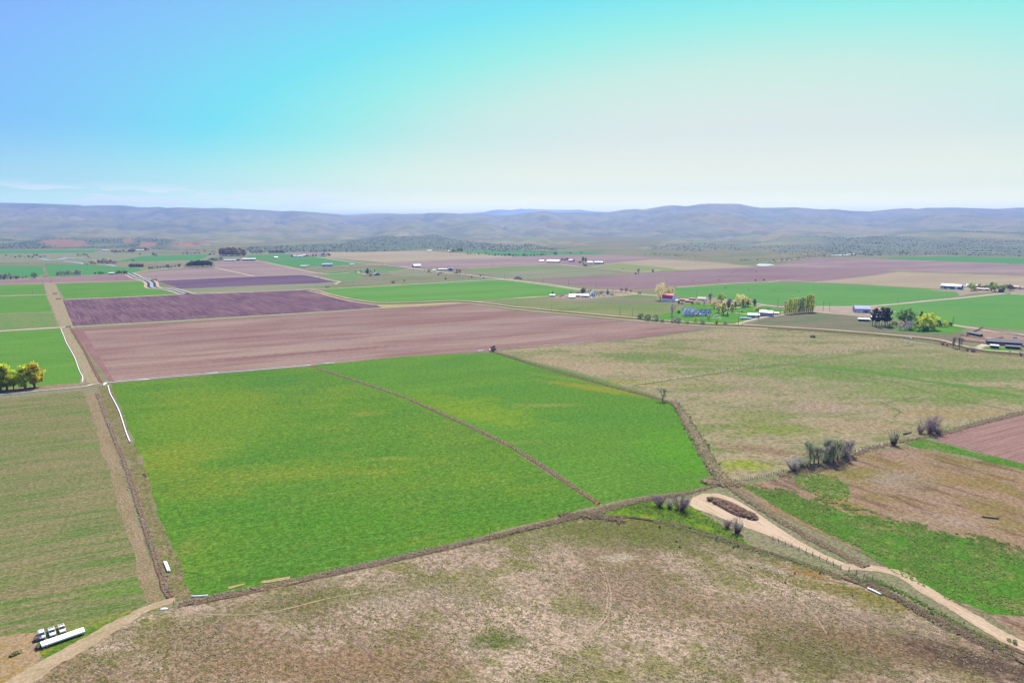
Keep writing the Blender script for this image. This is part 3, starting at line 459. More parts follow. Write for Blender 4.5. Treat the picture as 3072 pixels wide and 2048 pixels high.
CREST = [(-900, 712), (0, 716), (110, 722), (150, 714), (250, 711), (350, 715), (520, 718), (600, 735), (660, 748), (720, 742), (800, 736), (900, 728), (1000, 722), (1150, 712), (1300, 706), (1380, 722), (1460, 729), (1536, 736), (1590, 733), (1650, 744), (1720, 752), (1850, 752), (2000, 738), (2120, 735), (2250, 733), (2350, 714), (2450, 716), (2550, 722), (2650, 712), (2780, 697), (2900, 696), (3072, 700), (3972, 690)]
def itp(tab, x): return float(np.interp(x, [p[0] for p in tab], [p[1] for p in tab]))
def fbm(x, y, o=5, s=1.0):
    return mnoise.fractal(Vector((x * s, y * s, 3.7)), 0.9, 2.1, o)
def hillmesh(name, mat, nx=760):
    xs = np.linspace(-900, 3972, nx); vs = []; scr = []; red = []; gul_shade = []
    segs = [14, 8, 34, 26, 16]
    for x in xs:
        yb = itp(BASE, x); yc = itp(CREST, x); yr = itp(RIDGE, x)
        Yb = G(x, yb).y; Yc = Yb + 260 + (yb - yc) * 22; Yr = 10300 + 1200 * mnoise.noise(Vector((x * .004, 2, 0)))
        ym = yr + (yc - yr) * 0.42
        kn = [(Yb - 30, yb + .6, -3), (Yc, yc, 0), (Yc + 700, yc - 3.5, 0), (Yc + (Yr - Yc) * .52, ym, 0), (Yr, yr, 0)]
        rows = []
        for i in range(4):
            (Y0, y0, _), (Y1, y1, _) = kn[i], kn[i + 1]
            for k in range(segs[i]): 
                s = k / segs[i]; rows.append((Y0 + (Y1 - Y0) * s, y0 + (y1 - y0) * s, i + s))
        rows.append((Yr, yr, 4.0))
        for k in range(1, 7): rows.append((Yr + k * 350, None, 4 + k / 6))
        zr = None
        for (Y, y, s) in rows:
            if y is not None:
                p = atY(x, y, Y); zr = p.z
                if s < .02: p.z = -4.0
            else:
                p = atY(x, yr, Y); p.z = zr - (s - 4) * 380
            amp = 0.0
            if .05 < s < 4:
                e = abs(mnoise.noise(Vector((p.x * .0016 + p.y * .0003, p.y * .0006, 1))))
                e2 = abs(mnoise.noise(Vector((p.x * .005, p.y * .0022, 4))))
                g = (1 - e * 2.2) * .6 + (1 - e2 * 2.2) * .3
                lo = min(1, s / .4) if s < 1 else 1
                a = (10 if s < 1 else 26 if s < 2 else 66 if s < 3 else 90)
                if s > 3.55: a *= max(0.0, (4 - s) / .45)
                amp = a * lo * (.35 - g * 1.0 - .09 * (1 - abs(mnoise.noise(Vector((p.x * .011, p.y * .005, 9)))) * 3) if s > 1 else -.55 + g) + fbm(p.x, p.y, 4, .006) * a * .12 * lo
                if s > 2: amp -= (1 - math.cos((s % 1) * 2 * math.pi)) * 8
            vs.append((p.x, p.y, p.z + amp)); gq = mnoise.noise(Vector((p.x * .0016 + p.y * .0003, p.y * .0006, 1))); gq2 = mnoise.noise(Vector((p.x * .005, p.y * .0022, 4))); gul_shade.append(max(0, min(1, (.16 - abs(gq)) * 5)) * .7 + max(0, min(1, (.14 - abs(gq2)) * 6)) * .5 if s > 1 else 0)
            n1 = fbm(p.x, p.y * .6, 4, .0016)
            sc = (1.0 if s < 1.0 else max(0, 1.6 - s) * 1.1) * (.55 + 1.4 * n1)
            if 1700 < x < 1950: sc *= .35
            if 1350 < x < 1700 and s < 1: sc = .9
            if x > 2000: sc = max(sc, (1.0 if s < 1.6 else max(0, 2.3 - s)) * (.7 + .6 * n1))
            rd = 0.0
            for (cx, cy, rx, ry) in ((190, 728, 75, 14), (440, 735, 28, 12), (570, 735, 60, 14), (385, 722, 22, 8)):
                if y is not None:
                    q = ((x - cx) / rx) ** 2 + ((y - cy) / ry) ** 2; rd = max(rd, 1.1 - q + 1.3 * n1 + .9 * fbm(p.x, p.y, 3, .012))
            rd = max(0, min(1, rd))
            if x < 620 and 1 < s < 1.5: sc *= .5
            scr.append(max(0, min(1, sc)) * (1 - rd)); red.append(rd)
    nr = len(vs) // nx
    fs = [(i * nr + j, (i + 1) * nr + j, (i + 1) * nr + j + 1, i * nr + j + 1) for i in range(nx - 1) for j in range(nr - 1)]
    me = bpy.data.meshes.new(name); me.from_pydata(vs, [], fs); me.materials.append(mat)
    for nm, arr in (('scrub', scr), ('clay', red), ('gully_shade', gul_shade)):
        at = me.attributes.new(nm, 'FLOAT', 'POINT'); at.data.foreach_set('value', arr)
    me.polygons.foreach_set('use_smooth', [True] * len(me.polygons)); me.update()
    o = tag(link(bpy.data.objects.new(name, me)), kind='structure')
    return o, np.array(vs), np.array(scr)
mHill, t, b, _ = newmat('sage_hills'); co = t.nodes.new('ShaderNodeTexCoord').outputs['Object']
aS = N(t, 'ShaderNodeAttribute', attribute_name='scrub').outputs['Fac']; aC = N(t, 'ShaderNodeAttribute', attribute_name='clay').outputs['Fac']
col = mixc(t, smooth(t, tnoise(t, co, 700, 5, .6, 2.2), .4, .62), C(146, 144, 104), C(120, 132, 92))
col = mixc(t, mth(t, 'MULTIPLY', smooth(t, tnoise(t, co, 220, 5, .65, 2.5, .2, 900), .48, .66), .6), col, C(164, 146, 114))
col = mixc(t, mth(t, 'MULTIPLY', smooth(t, tnoise(t, co, 900, 6, .6, 3, .1, 500), .55, .66), .5), col, C(84, 98, 84))
col = mixc(t, mth(t, 'MULTIPLY', smooth(t, tnoise(t, co, 60, 4, .7, 2, .4, 300), .54, .66), .5), col, C(96, 106, 74))
col = mixc(t, aC, col, mixc(t, smooth(t, tnoise(t, co, 40, 4, .7, 2, 0, 71), .4, .6), C(166, 122, 100), C(136, 112, 86)))
aG = N(t, 'ShaderNodeAttribute', attribute_name='gully_shade').outputs['Fac']
col = mixc(t, mth(t, 'MULTIPLY', aG, .8), col, C(76, 94, 84))  # gully scrub green, darkened to paint in the weak shading of the folds
spk = smooth(t, tnoise(t, co, 16, 4, .8, 2.2, 0, 33), .44, .56); spk2 = smooth(t, tnoise(t, co, 130, 5, .7, 2.4, 0, 123), .36, .56)
m1 = mth(t, 'MULTIPLY', smooth(t, aS, .1, .5), mth(t, 'ADD', mth(t, 'ADD', mth(t, 'MULTIPLY', spk, .35), mth(t, 'MULTIPLY', spk2, .35)), .3))
col = mixc(t, mth(t, 'MULTIPLY', m1, .9), col, C(70, 96, 84))
t.links.new(col, b.inputs['Base Color'])
hills, HV, HS = hillmesh('hills', mHill)
# sage and juniper clumps standing on the foothills
sel = np.where((HS > .45) & (HV[:, 2] > -2) & (HV[:, 1] < 5200) & (np.abs(HV[:, 0] / HV[:, 1]) < .82))[0]
pk = rng.choice(sel, size=min(6000, len(sel) * 3), replace=True)
P = HV[pk].copy(); P[:, 0] += rng.normal(0, 9, len(P)); P[:, 1] += rng.normal(0, 9, len(P))
mJun, t, b, _ = newmat('scrub_leaf'); n_ = tnoise(t, t.nodes.new('ShaderNodeTexCoord').outputs['Object'], 12, 3, .7); t.links.new(mixc(t, n_, (.05, .075, .05, 1), (.12, .14, .09, 1)), b.inputs['Base Color'])
def scatter_clumps(name, P, size, mat, hmul=.75, faces=7):
    n = len(P); k = faces
    ang = rng.random((n, k)) * 2 * np.pi; s = (size[0] + (size[1] - size[0]) * rng.random(n))[:, None]
    c = np.stack([P[:, 0][:, None] + np.cos(ang) * s * .35, P[:, 1][:, None] + np.sin(ang) * s * .35, P[:, 2][:, None] + s * hmul * (.25 + .6 * rng.random((n, k)))], -1)
    d1 = rng.normal(size=(n, k, 3)); d1 /= np.linalg.norm(d1, axis=-1, keepdims=True); d2 = np.cross(d1, rng.normal(size=(n, k, 3))); d2 /= np.linalg.norm(d2, axis=-1, keepdims=True)
    s3 = s[..., None] * .42
    q = np.stack([c + d1 * s3, c + d2 * s3, c - d1 * s3, c - d2 * s3], 2).reshape(-1, 3)
    me = bpy.data.meshes.new(name); m = n * k
    me.vertices.add(m * 4); me.vertices.foreach_set('co', q.astype(np.float32).ravel())
    me.loops.add(m * 4); me.loops.foreach_set('vertex_index', np.arange(m * 4, dtype=np.int32))
    me.polygons.add(m); me.polygons.foreach_set('loop_start', np.arange(0, m * 4, 4, dtype=np.int32))
    me.update(calc_edges=True); me.validate(); me.materials.append(mat)
    return link(bpy.data.objects.new(name, me))
tag(scatter_clumps('sagebrush', P, (2, 5), mJun, .5), 'dark sagebrush and juniper dotting the foothills beyond the fields', 'scrub', kind='stuff')
# far ranges
def rangemesh(name, prof, Y, depth, mat, base_z=0):
    xs = np.linspace(prof[0][0], prof[-1][0], 160); vs = []; m = 9
    for x in xs:
        y = itp(prof, x); top = atY(x, y, Y)
        for j in range(m):
            s = (j - 4) / 4; yy = Y + s * depth; zz = base_z + (top.z - base_z) * (1 - abs(s)) ** .8
            zz += (40 * mnoise.noise(Vector((top.x * .0008, yy * .0006, 2))) if 0 < abs(s) < 1 else 0)
            vs.append((top.x * (1 + 0 * s), yy, zz if abs(s) < 1 else -5))
    fs = [(i * m + j, (i + 1) * m + j, (i + 1) * m + j + 1, i * m + j + 1) for i in range(len(xs) - 1) for j in range(m - 1)]
    me = bpy.data.meshes.new(name); me.from_pydata(vs, [], fs); me.materials.append(mat); me.update()
    me.polygons.foreach_set('use_smooth', [True] * len(me.polygons))
    return tag(link(bpy.data.objects.new(name, me)), kind='structure')
mFar = pmat('far_range', C(110, 140, 130), vary=.2, scale=.0008)
rangemesh('mountains', [(700, 646), (900, 648), (1010, 646), (1049, 644), (1090, 642), (1140, 639.5), (1180, 641), (1260, 650)], 14500, 1400, mFar)
rangemesh('mountains', [(1330, 650), (1395, 640), (1430, 638), (1454, 636), (1475, 631), (1496, 628.5), (1536, 630.5), (1559, 626.5), (1595, 627), (1634, 628.5), (1706, 630), (1738, 628.5), (1765, 633), (1817, 636), (1900, 644)], 17500, 2200, mFar)
# ---------------------------------------------------------------- haze
hz = MB(); hz.box(-60000, 60000, -4000, 41000, -6, 515)
mHaze = bpy.data.materials.new('haze'); mHaze.use_nodes = True; t = mHaze.node_tree; t.nodes.clear()
o_ = t.nodes.new('ShaderNodeOutputMaterial'); v_ = t.nodes.new('ShaderNodeVolumePrincipled'); t.links.new(v_.outputs[0], o_.inputs['Volume'])
v_.inputs['Color'].default_value = (.27, .42, .87, 1); v_.inputs['Density'].default_value = 6.0e-5; v_.inputs['Anisotropy'].default_value = 0.25
hazeo = tag(hz.build('haze', mHaze), kind='stuff'); hazeo['label'] = 'thin blue haze hanging over the valley'; hazeo['category'] = 'haze'
# ---------------------------------------------------------------- trees
def crownmat(name, c, trans=.3, var=.45, scale=.9):
    m, t, b, o = newmat(name); co = t.nodes.new('ShaderNodeTexCoord').outputs['Object']
    n = t.nodes.new('ShaderNodeTexNoise'); t.links.new(co, n.inputs[0]); n.inputs['Scale'].default_value = scale * 9; n.inputs['Detail'].default_value = 3
    oi = t.nodes.new('ShaderNodeObjectInfo').outputs['Random']
    lo = tuple(v * (1 - var) for v in c[:3]) + (1,); hi = tuple(min(1, v * (1 + var)) for v in c[:3]) + (1,)
    f = mth(t, 'ADD', smooth(t, n.outputs[0], .3, .7), mth(t, 'MULTIPLY', mth(t, 'SUBTRACT', oi, .5), .35))
    col = mixc(t, f, lo, hi); t.links.new(col, b.inputs['Base Color'])
    tr = t.nodes.new('ShaderNodeBsdfTranslucent'); t.links.new(col, tr.inputs[0]); mx = t.nodes.new('ShaderNodeMixShader'); mx.inputs[0].default_value = trans
    t.links.new(b.outputs[0], mx.inputs[1]); t.links.new(tr.outputs[0], mx.inputs[2]); t.links.new(mx.outputs[0], o.inputs[0])
    return m
CM = {k: crownmat('crown_' + k, (*v, 1), tr) for k, v, tr in (
    ('lime', (.52, .58, .05), .6), ('gold', (.64, .54, .05), .6), ('willow', (.62, .56, .20), .6), ('green', (.16, .26, .07), .45), ('leaf', (.34, .44, .08), .55),
    ('dark', (.03, .05, .03), .15), ('blue', (.05, .08, .08), .15), ('grey', (.36, .33, .29), .45), ('mauve', (.25, .19, .20), .35), ('sage', (.33, .36, .22), .45), ('olive', (.56, .50, .22), .55), ('pink', (.52, .40, .40), .4), ('rust', (.38, .27, .17), .4))}
mBark = pmat('bark', (.10, .085, .075, 1), .95, .05); mBarkL = pmat('grey_bark', (.16, .14, .12, 1), .95, .05)
def limbs(mb, p, d, L, r, dep, spread, ends, n=5, kids=3, up=.25):
    q = p + d * L; mb.rod(p, q, r, r * .62, n)
    if dep == 0: ends.append((q, d)); return
    for k in range(kids):
        a = Vector((random.gauss(0, 1), random.gauss(0, 1), random.gauss(0, .6))); a = (a - d * a.dot(d)).normalized()
        nd = (d + a * spread * (.6 + .7 * random.random()) + Vector((0, 0, up))).normalized()
        limbs(mb, q - d * L * random.random() * .35, nd, L * (.62 + .2 * random.random()), r * .6, dep - 1, spread, ends, max(3, n - 1), kids, up)
def leafmesh(name, C0, Rr, per, size, stretch=1.0, droop=0.0):
    """many small leaf faces in clumps; C0 clump centres, Rr radii"""
    C0 = np.array(C0); Rr = np.array(Rr); n = len(C0); k = per
    d = rng.normal(size=(n, k, 3)); d /= np.linalg.norm(d, axis=-1, keepdims=True)
    c = C0[:, None, :] + d * (Rr[:, None, None] * (rng.random((n, k, 1)) ** .4)) * np.array([1, 1, 1 + droop])
    a = rng.normal(size=(n, k, 3)); a[..., 2] *= stretch; a /= np.linalg.norm(a, axis=-1, keepdims=True)
    b = np.cross(a, rng.normal(size=(n, k, 3))); b /= np.linalg.norm(b, axis=-1, keepdims=True)
    s = size * (.6 + .8 * rng.random((n, k, 1)))
    w = s / (stretch if stretch > 1 else 1)
    q = np.stack([c + a * s, c + b * w, c - a * s, c - b * w], 2).reshape(-1, 3); m = n * k
    q[:, 2] = np.maximum(q[:, 2], .01)
    me = bpy.data.meshes.new(name); me.vertices.add(m * 4); me.vertices.foreach_set('co', q.astype(np.float32).ravel())
    me.loops.add(m * 4); me.loops.foreach_set('vertex_index', np.arange(m * 4, dtype=np.int32))
    me.polygons.add(m); me.polygons.foreach_set('loop_start', np.arange(0, m * 4, 4, dtype=np.int32)); me.update(calc_edges=True); me.validate()
    me.materials.append(CM['leaf']); return me
def mesh_of(mb, name, mat):
    me = bpy.data.meshes.new(name); me.from_pydata(mb.v, [], mb.f); me.materials.append(mat); me.update(); return me
TREES = {}
def tree_kind(kind, var):
    key = (kind, var)
    if key in TREES: return TREES[key]
    mb = MB(); E = []; Z = Vector((0, 0, 1)); bark = mBark
    if kind in ('round', 'willow', 'tall'):
        hs = {'round': .18, 'willow': .15, 'tall': .24}[kind]
        limbs(mb, Vector((0, 0, 0)), (Z + Vector((random.uniform(-.1, .1), random.uniform(-.1, .1), 0))).normalized(), hs, .032, 3, .75 if kind != 'tall' else .4, E, 6, 3, .3)
        cs, rs = [], []
        n = {'round': 46, 'willow': 46, 'tall': 54}[kind]
        wx = {'round': .48, 'willow': .52, 'tall': .30}[kind]
        for i in range(n):
            th = random.uniform(0, 6.28); z = random.uniform(-1, 1); rr_ = math.sqrt(1 - z * z) * random.uniform(.55, 1.0)
            lump = .8 + .35 * mnoise.noise(Vector((math.cos(th) * 1.5, math.sin(th) * 1.5, z * 2 + var * 5)))
            cz = {'round': .57, 'willow': .54, 'tall': .55}[kind]; hz_ = {'round': .42, 'willow': .44, 'tall': .44}[kind]
            tw = 1 if kind != 'tall' else (1 - .35 * max(0, z))
            cs.append((math.cos(th) * rr_ * wx * lump * tw, math.sin(th) * rr_ * wx * lump * tw, cz + z * hz_ * lump)); rs.append(random.uniform(.06, .12))
        cr = leafmesh('crown', cs, rs, 74, .019, 1.0 if kind != 'willow' else 2.2, .0 if kind != 'willow' else .8)
    elif kind == 'poplar':
        mb.rod((0, 0, 0), (0, 0, .95), .02, .004, 6)
        cs, rs = [], []
        for i in range(52):
            z = random.uniform(.1, .98); w = .13 * (1 - ((z - .45) / .58) ** 2) ** .5 if abs(z - .45) < .57 else .02; th = random.uniform(0, 6.28)
            r_ = w * random.uniform(.3, 1); cs.append((math.cos(th) * r_, math.sin(th) * r_, z)); rs.append(.035)
            if i % 2 == 0: mb.rod((0, 0, max(.05, z - .16)), cs[-1], .006, .002, 3)
        cr = leafmesh('crown', cs, rs, 44, .013, 1.6, .9)
    elif kind == 'conifer':
        mb.rod((0, 0, 0), (0, 0, .97), .025, .004, 6); cs, rs = [], []
        for i in range(90):
            z = random.uniform(.08, .99); w = .27 * (1 - z) ** .85 * (1 if z > .14 else .8) + .012; th = random.uniform(0, 6.28)
            r_ = w * random.uniform(.55, 1.05); cs.append((math.cos(th) * r_, math.sin(th) * r_, z - .04)); rs.append(.04)
        cr = leafmesh('crown', cs, rs, 34, .014, 1.0, 0)
    elif kind == 'pine':
        mb.rod((0, 0, 0), (0, 0, .95), .017, .005, 6); cs, rs = [], []
        for i in range(70):
            z = random.uniform(.3, .98); w = .115 * (1 - abs((z - .64) / .4) ** 2.5) + .01; th = random.uniform(0, 6.28)
            r_ = max(.01, w) * random.uniform(.4, 1.15); cs.append((math.cos(th) * r_, math.sin(th) * r_, z)); rs.append(.035)
            if i % 3 == 0: mb.rod((0, 0, z - .02), (cs[-1][0], cs[-1][1], z), .005, .002, 3)
        cr = leafmesh('crown', cs, rs, 36, .012, 1.0, .3)
    elif kind in ('bare', 'barewide'):
        sp = .55 if kind == 'bare' else .8
        limbs(mb, Vector((0, 0, 0)), Z.copy(), .24, .026, 4, sp, E, 5, 3, .22)
        mxz = max(v[2] for v in mb.v); mb.v = [(v[0] / mxz * .93, v[1] / mxz * .93, v[2] / mxz * .93) for v in mb.v]
        cs = [(e[0].x / mxz * .93, e[0].y / mxz * .93, e[0].z / mxz * .93) for e in E]; cs += [(c_[0] * random.uniform(.6, 1.1), c_[1] * random.uniform(.6, 1.1), c_[2] * random.uniform(.3, .85)) for c_ in cs]; rs = [.09] * len(cs)
        cr = leafmesh('crown', cs, rs, 24, .036, 14.0, 0)
    elif kind in ('shrub', 'stalks'):
        cs, rs = [], []
        for i in range(26 if kind == 'shrub' else 46):
            th = random.uniform(0, 6.28); lean = random.uniform(.1, .9) if kind == 'shrub' else random.uniform(.05, .55)
            d = Vector((math.cos(th) * lean, math.sin(th) * lean, 1)).normalized(); L = random.uniform(.5, .95)
            b0 = Vector((math.cos(th) * .12 * random.random(), math.sin(th) * .12 * random.random(), 0)); m_ = b0 + d * L * .55; e = m_ + (d + Vector((0, 0, .5))).normalized() * L * .45
            mb.rod(b0, m_, .012, .007, 4); mb.rod(m_, e, .007, .002, 3)
            for s in ((.35, .6, .85, 1.0) if kind == 'shrub' else (.5, .8)): cs.append(tuple(b0.lerp(e, s))); rs.append(.11 if kind == 'shrub' else .05)
        cr = leafmesh('crown', cs, rs, 40 if kind == 'shrub' else 22, .030, 5.0 if kind == 'shrub' else 9.0, 0)
    elif kind == 'bush':
        cs, rs = [], []
        for i in range(5): mb.rod((0, 0, 0), (random.uniform(-.3, .3), random.uniform(-.3, .3), .5), .02, .008, 4)
        for i in range(40):
            th = random.uniform(0, 6.28); z = random.uniform(0, 1); r_ = math.sqrt(max(0, 1 - (z - .3) ** 2 / .6)) * .5 * random.uniform(.4, 1)
            cs.append((math.cos(th) * r_, math.sin(th) * r_, .1 + z * .78)); rs.append(.12)
        cr = leafmesh('crown', cs, rs, 36, .03, 1.0, 0)
    tr = mesh_of(mb, 'trunk', bark); TREES[key] = (tr, cr); return TREES[key]
tcount = [0]
def tree(kind, x, y, hpx, wr, colr, label, name='tree', group=None, cat='tree'):
    """x, y: foot of the tree in the survey photo, hpx its height there, wr width as a share of the kind's own"""
    tcount[0] += 1; p = G(x, y); m_ = mpp(y); h = hpx * m_ / math.cos(math.atan2(CAMH, p.length))
    tr, cr = tree_kind(kind, tcount[0] % 3)
    r_ = thing(name, p, random.uniform(0, 6.28), label, cat, group); k_ = 1.3 if kind in ('round', 'willow', 'tall', 'bush') and y < 1100 and y > 850 else 1.0
    r_.scale = (h * wr * k_, h * wr * k_, h * (1 + (k_ - 1) * .3))
    a = link(bpy.data.objects.new('trunk', tr), r_); b = link(bpy.data.objects.new('crown', cr), r_)
    b.material_slots[0].link = 'OBJECT'; b.material_slots[0].material = CM[colr]
    return r_
ORD = ['first', 'second', 'third', 'fourth', 'fifth', 'sixth', 'seventh', 'eighth', 'ninth', 'tenth', 'eleventh', 'twelfth', 'thirteenth', 'fourteenth', 'fifteenth', 'sixteenth', 'seventeenth', 'eighteenth', 'nineteenth', 'twentieth'] + ['twenty-' + o for o in ('first', 'second', 'third', 'fourth', 'fifth', 'sixth', 'seventh', 'eighth', 'ninth')] + ['thirtieth'] + ['thirty-' + o for o in ('first', 'second', 'third', 'fourth', 'fifth', 'sixth', 'seventh', 'eighth', 'ninth')]
T = tree
# left edge poplars
for i, (x, y, h, w, c, l) in enumerate([(-22, 1176, 84, 1.2, 'lime', 'lime green tree cut by the left edge of the picture'), (3, 1173, 80, 1.3, 'lime', 'tall lime green tree standing against the left edge'), (21, 1170, 79, 1.3, 'lime', 'tall lime green tree, second trunk in from the left edge'), (41, 1167, 52, .9, 'lime', 'short thin yellow green tree between the two clumps by the pipe'), (76, 1166, 73, 1.35, 'lime', 'yellow green tree on the left of the right hand clump by the pipe'), (104, 1162, 76, 1.3, 'gold', 'orange gold tree at the right end of the row by the white pipe')]):
    T('tall', x, y, h, w, c, l, 'roadside_tree', 'trees by the white pipe at the left')
# near bare trees and shrubs
for a in [('bare', 1988, 1203, 44, .95, 'sage', 'lone leafless tree with dark forked trunk at the bend of the green field', 'bare_tree'), ('shrub', 2036, 1216, 14, 1.1, 'grey', 'small round bare bush just right of the lone forked tree', 'bush'),
          ('shrub', 1977, 1518, 40, 1.1, 'mauve', 'bare twiggy shrub, left one of the pair beside the sandy turnaround', 'shrub'), ('shrub', 2010, 1522, 26, 1.3, 'grey', 'low bare brush between the two shrubs beside the sandy turnaround', 'shrub'), ('shrub', 2040, 1530, 48, 1.2, 'mauve', 'bare twiggy shrub, bigger right one of the pair beside the sandy turnaround', 'shrub'),
          ('stalks', 2212, 1598, 52, 1.1, 'grey', 'upright fan of pale grey stalks at the edge of the dirt road', 'shrub'), ('shrub', 2180, 1582, 27, 1.2, 'mauve', 'purple brown bush left of the fan of grey stalks', 'bush'),
          ('shrub', 2382, 1410, 44, 1.25, 'grey', 'grey leafless bush at the left end of the bare grove', 'shrub'), ('bare', 2430, 1394, 74, .8, 'sage', 'leaning bare tree with a dark bent trunk at the left of the grove', 'bare_tree'), ('bare', 2455, 1390, 58, 1, 'grey', 'shorter bare tree behind the leaning trunk in the grove', 'bare_tree'), ('bare', 2471, 1381, 72, .9, 'sage', 'bare tree left of the middle of the fence line grove', 'bare_tree'),
          ('bare', 2488, 1386, 70, .85, 'sage', 'tall bare tree in the middle of the fence line grove', 'bare_tree'), ('bare', 2500, 1390, 76, .8, 'sage', 'tallest bare tree right of the middle of the grove', 'bare_tree'), ('barewide', 2529, 1374, 56, .9, 'mauve', 'brownish bare tree towards the right of the grove', 'bare_tree'), ('bare', 2549, 1365, 49, .9, 'grey', 'last small bare tree at the right end of the grove', 'bare_tree'),
          ('shrub', 2475, 1388, 34, 1.4, 'sage', 'grey green brush under the bare grove', 'shrub'), ('barewide', 2442, 1390, 62, .9, 'sage', 'grey green bare tree filling the left half of the grove', 'bare_tree'), ('barewide', 2512, 1382, 62, .9, 'sage', 'grey green bare tree filling the right half of the grove', 'bare_tree'), ('shrub', 2535, 1374, 34, 1.3, 'grey', 'grey brush under the right end of the grove', 'shrub'), ('shrub', 2410, 1402, 36, 1.3, 'sage', 'grey brush between the left bush and the bare grove', 'shrub'), ('stalks', 2680, 1334, 54, 1.0, 'sage', 'lone vase shaped bare tree by the wire fence', 'bare_tree'), ('shrub', 2788, 1300, 60, 1.05, 'mauve', 'large dark purple bare bush at the corner of the ploughed field', 'shrub'), ('shrub', 2760, 1300, 26, 1.2, 'mauve', 'low purple brush at the left foot of the large dark bush', 'shrub'), ('shrub', 2812, 1302, 24, 1.2, 'mauve', 'low purple brush at the right foot of the large dark bush', 'shrub'),
          ('bush', 1480, 1054, 16, .9, 'dark', 'dark round evergreen bush at the far corner of the green field', 'bush')]:
    T(*a, cat='shrub' if a[7] in ('shrub', 'bush') else 'tree')
# white farmhouse garden
for a in [('willow', 1981, 901, 50, .62, 'olive', 'tall yellow green willow behind the left end of the red roofed barn', 'willow'), ('willow', 2011, 899, 38, .62, 'olive', 'shorter yellow willow rising behind the red barn roof', 'willow'),
          ('barewide', 2016, 949, 40, .65, 'grey', 'bare spreading tree on the lawn left of the white house', 'bare_tree'), ('bush', 1966, 963, 20, .9, 'sage', 'grey green bush at the lawn corner by the canal road', 'bush'), ('bush', 1943, 961, 18, .9, 'green', 'green bush at the left end of the lawn hedge', 'bush'), ('bush', 1922, 955, 15, 1.2, 'green', 'dark green bush furthest left beside the canal road', 'bush'), ('bush', 2018, 968, 14, .9, 'grey', 'small grey bush beside the taller round one near the canal', 'bush'), ('bush', 2034, 969, 18, .8, 'grey', 'taller round grey bush near the canal', 'bush'),
          ('round', 2085, 966, 13, 1, 'lime', 'tiny lime green tree on the lawn below the white house', 'small_tree'), ('bush', 2106, 973, 14, .9, 'sage', 'grey green bush by the canal below the white house', 'bush'), ('tall', 2149, 974, 16, .9, 'lime', 'small yellow tree by the canal near the rock garden', 'small_tree'), ('round', 2126, 959, 14, .9, 'leaf', 'small leafy tree left of the rock garden', 'small_tree'), ('conifer', 2182, 950, 15, 1.1, 'dark', 'little dark cone shaped conifer beside the driveway', 'conifer'),
          ('bare', 2131, 906, 28, .8, 'mauve', 'purple leafless tree behind the tan roofed cottage', 'bare_tree'), ('round', 2164, 906, 25, 1.05, 'leaf', 'broad leafy green tree right of the tan roofed cottage', 'round_tree'), ('bare', 2112, 918, 16, .9, 'grey', 'small bare tree behind the ridge of the white house', 'bare_tree'), ('bush', 2037, 911, 9, .8, 'dark', 'small dark bush below the brown stock pens', 'bush'), ('bush', 2036, 940, 8, 1, 'dark', 'dark clipped shrub left of the white house', 'bush'),
          ('round', 2155, 938, 25, .8, 'olive', 'thin yellowish tree at the near end of the driveway', 'round_tree'), ('tall', 2170, 944, 36, .8, 'willow', 'tall yellowish tree beside the driveway turn', 'round_tree'),
          ('tall', 2185, 928, 25, .9, 'mauve', 'first purple trunked tree of the driveway row', 'avenue_tree'), ('tall', 2205, 926, 22, .9, 'olive', 'second tree of the driveway row', 'avenue_tree'), ('tall', 2228, 922, 25, .9, 'olive', 'third tree of the driveway row, by the big willow', 'avenue_tree'), ('tall', 2244, 919, 22, .9, 'olive', 'fourth tree of the driveway row', 'avenue_tree'), ('tall', 2263, 917, 20, .9, 'mauve', 'fifth and last tree of the driveway row', 'avenue_tree'),
          ('willow', 2220, 916, 32, 1.1, 'willow', 'big pale yellow willow behind the driveway row', 'willow'), ('bush', 2275, 931, 13, 1.5, 'olive', 'low wide yellowish shrub behind the grey sheds', 'bush'), ('bush', 2305, 932, 8, 1, 'green', 'small green bush behind the larger grey shed', 'bush'), ('bush', 2226, 938, 5, 1, 'dark', 'tiny dark shrub beside the driveway', 'bush')]:
    T(*a, cat='shrub' if a[7] == 'bush' else 'tree')
for i in range(14):
    x = 2355 + i * 6.4; y = 942 - i * .5; h = (40, 38, 46, 44, 45, 46, 46, 42, 44, 47, 52, 54, 54, 48)[i]
    T('poplar', x, y, h, 1.05, 'green' if i in (7, 8) else ('lime' if i % 3 else 'olive'), '%s poplar from the left in the tall yellow green row' % ORD[i], 'poplar', 'row of tall poplars by the farm road')
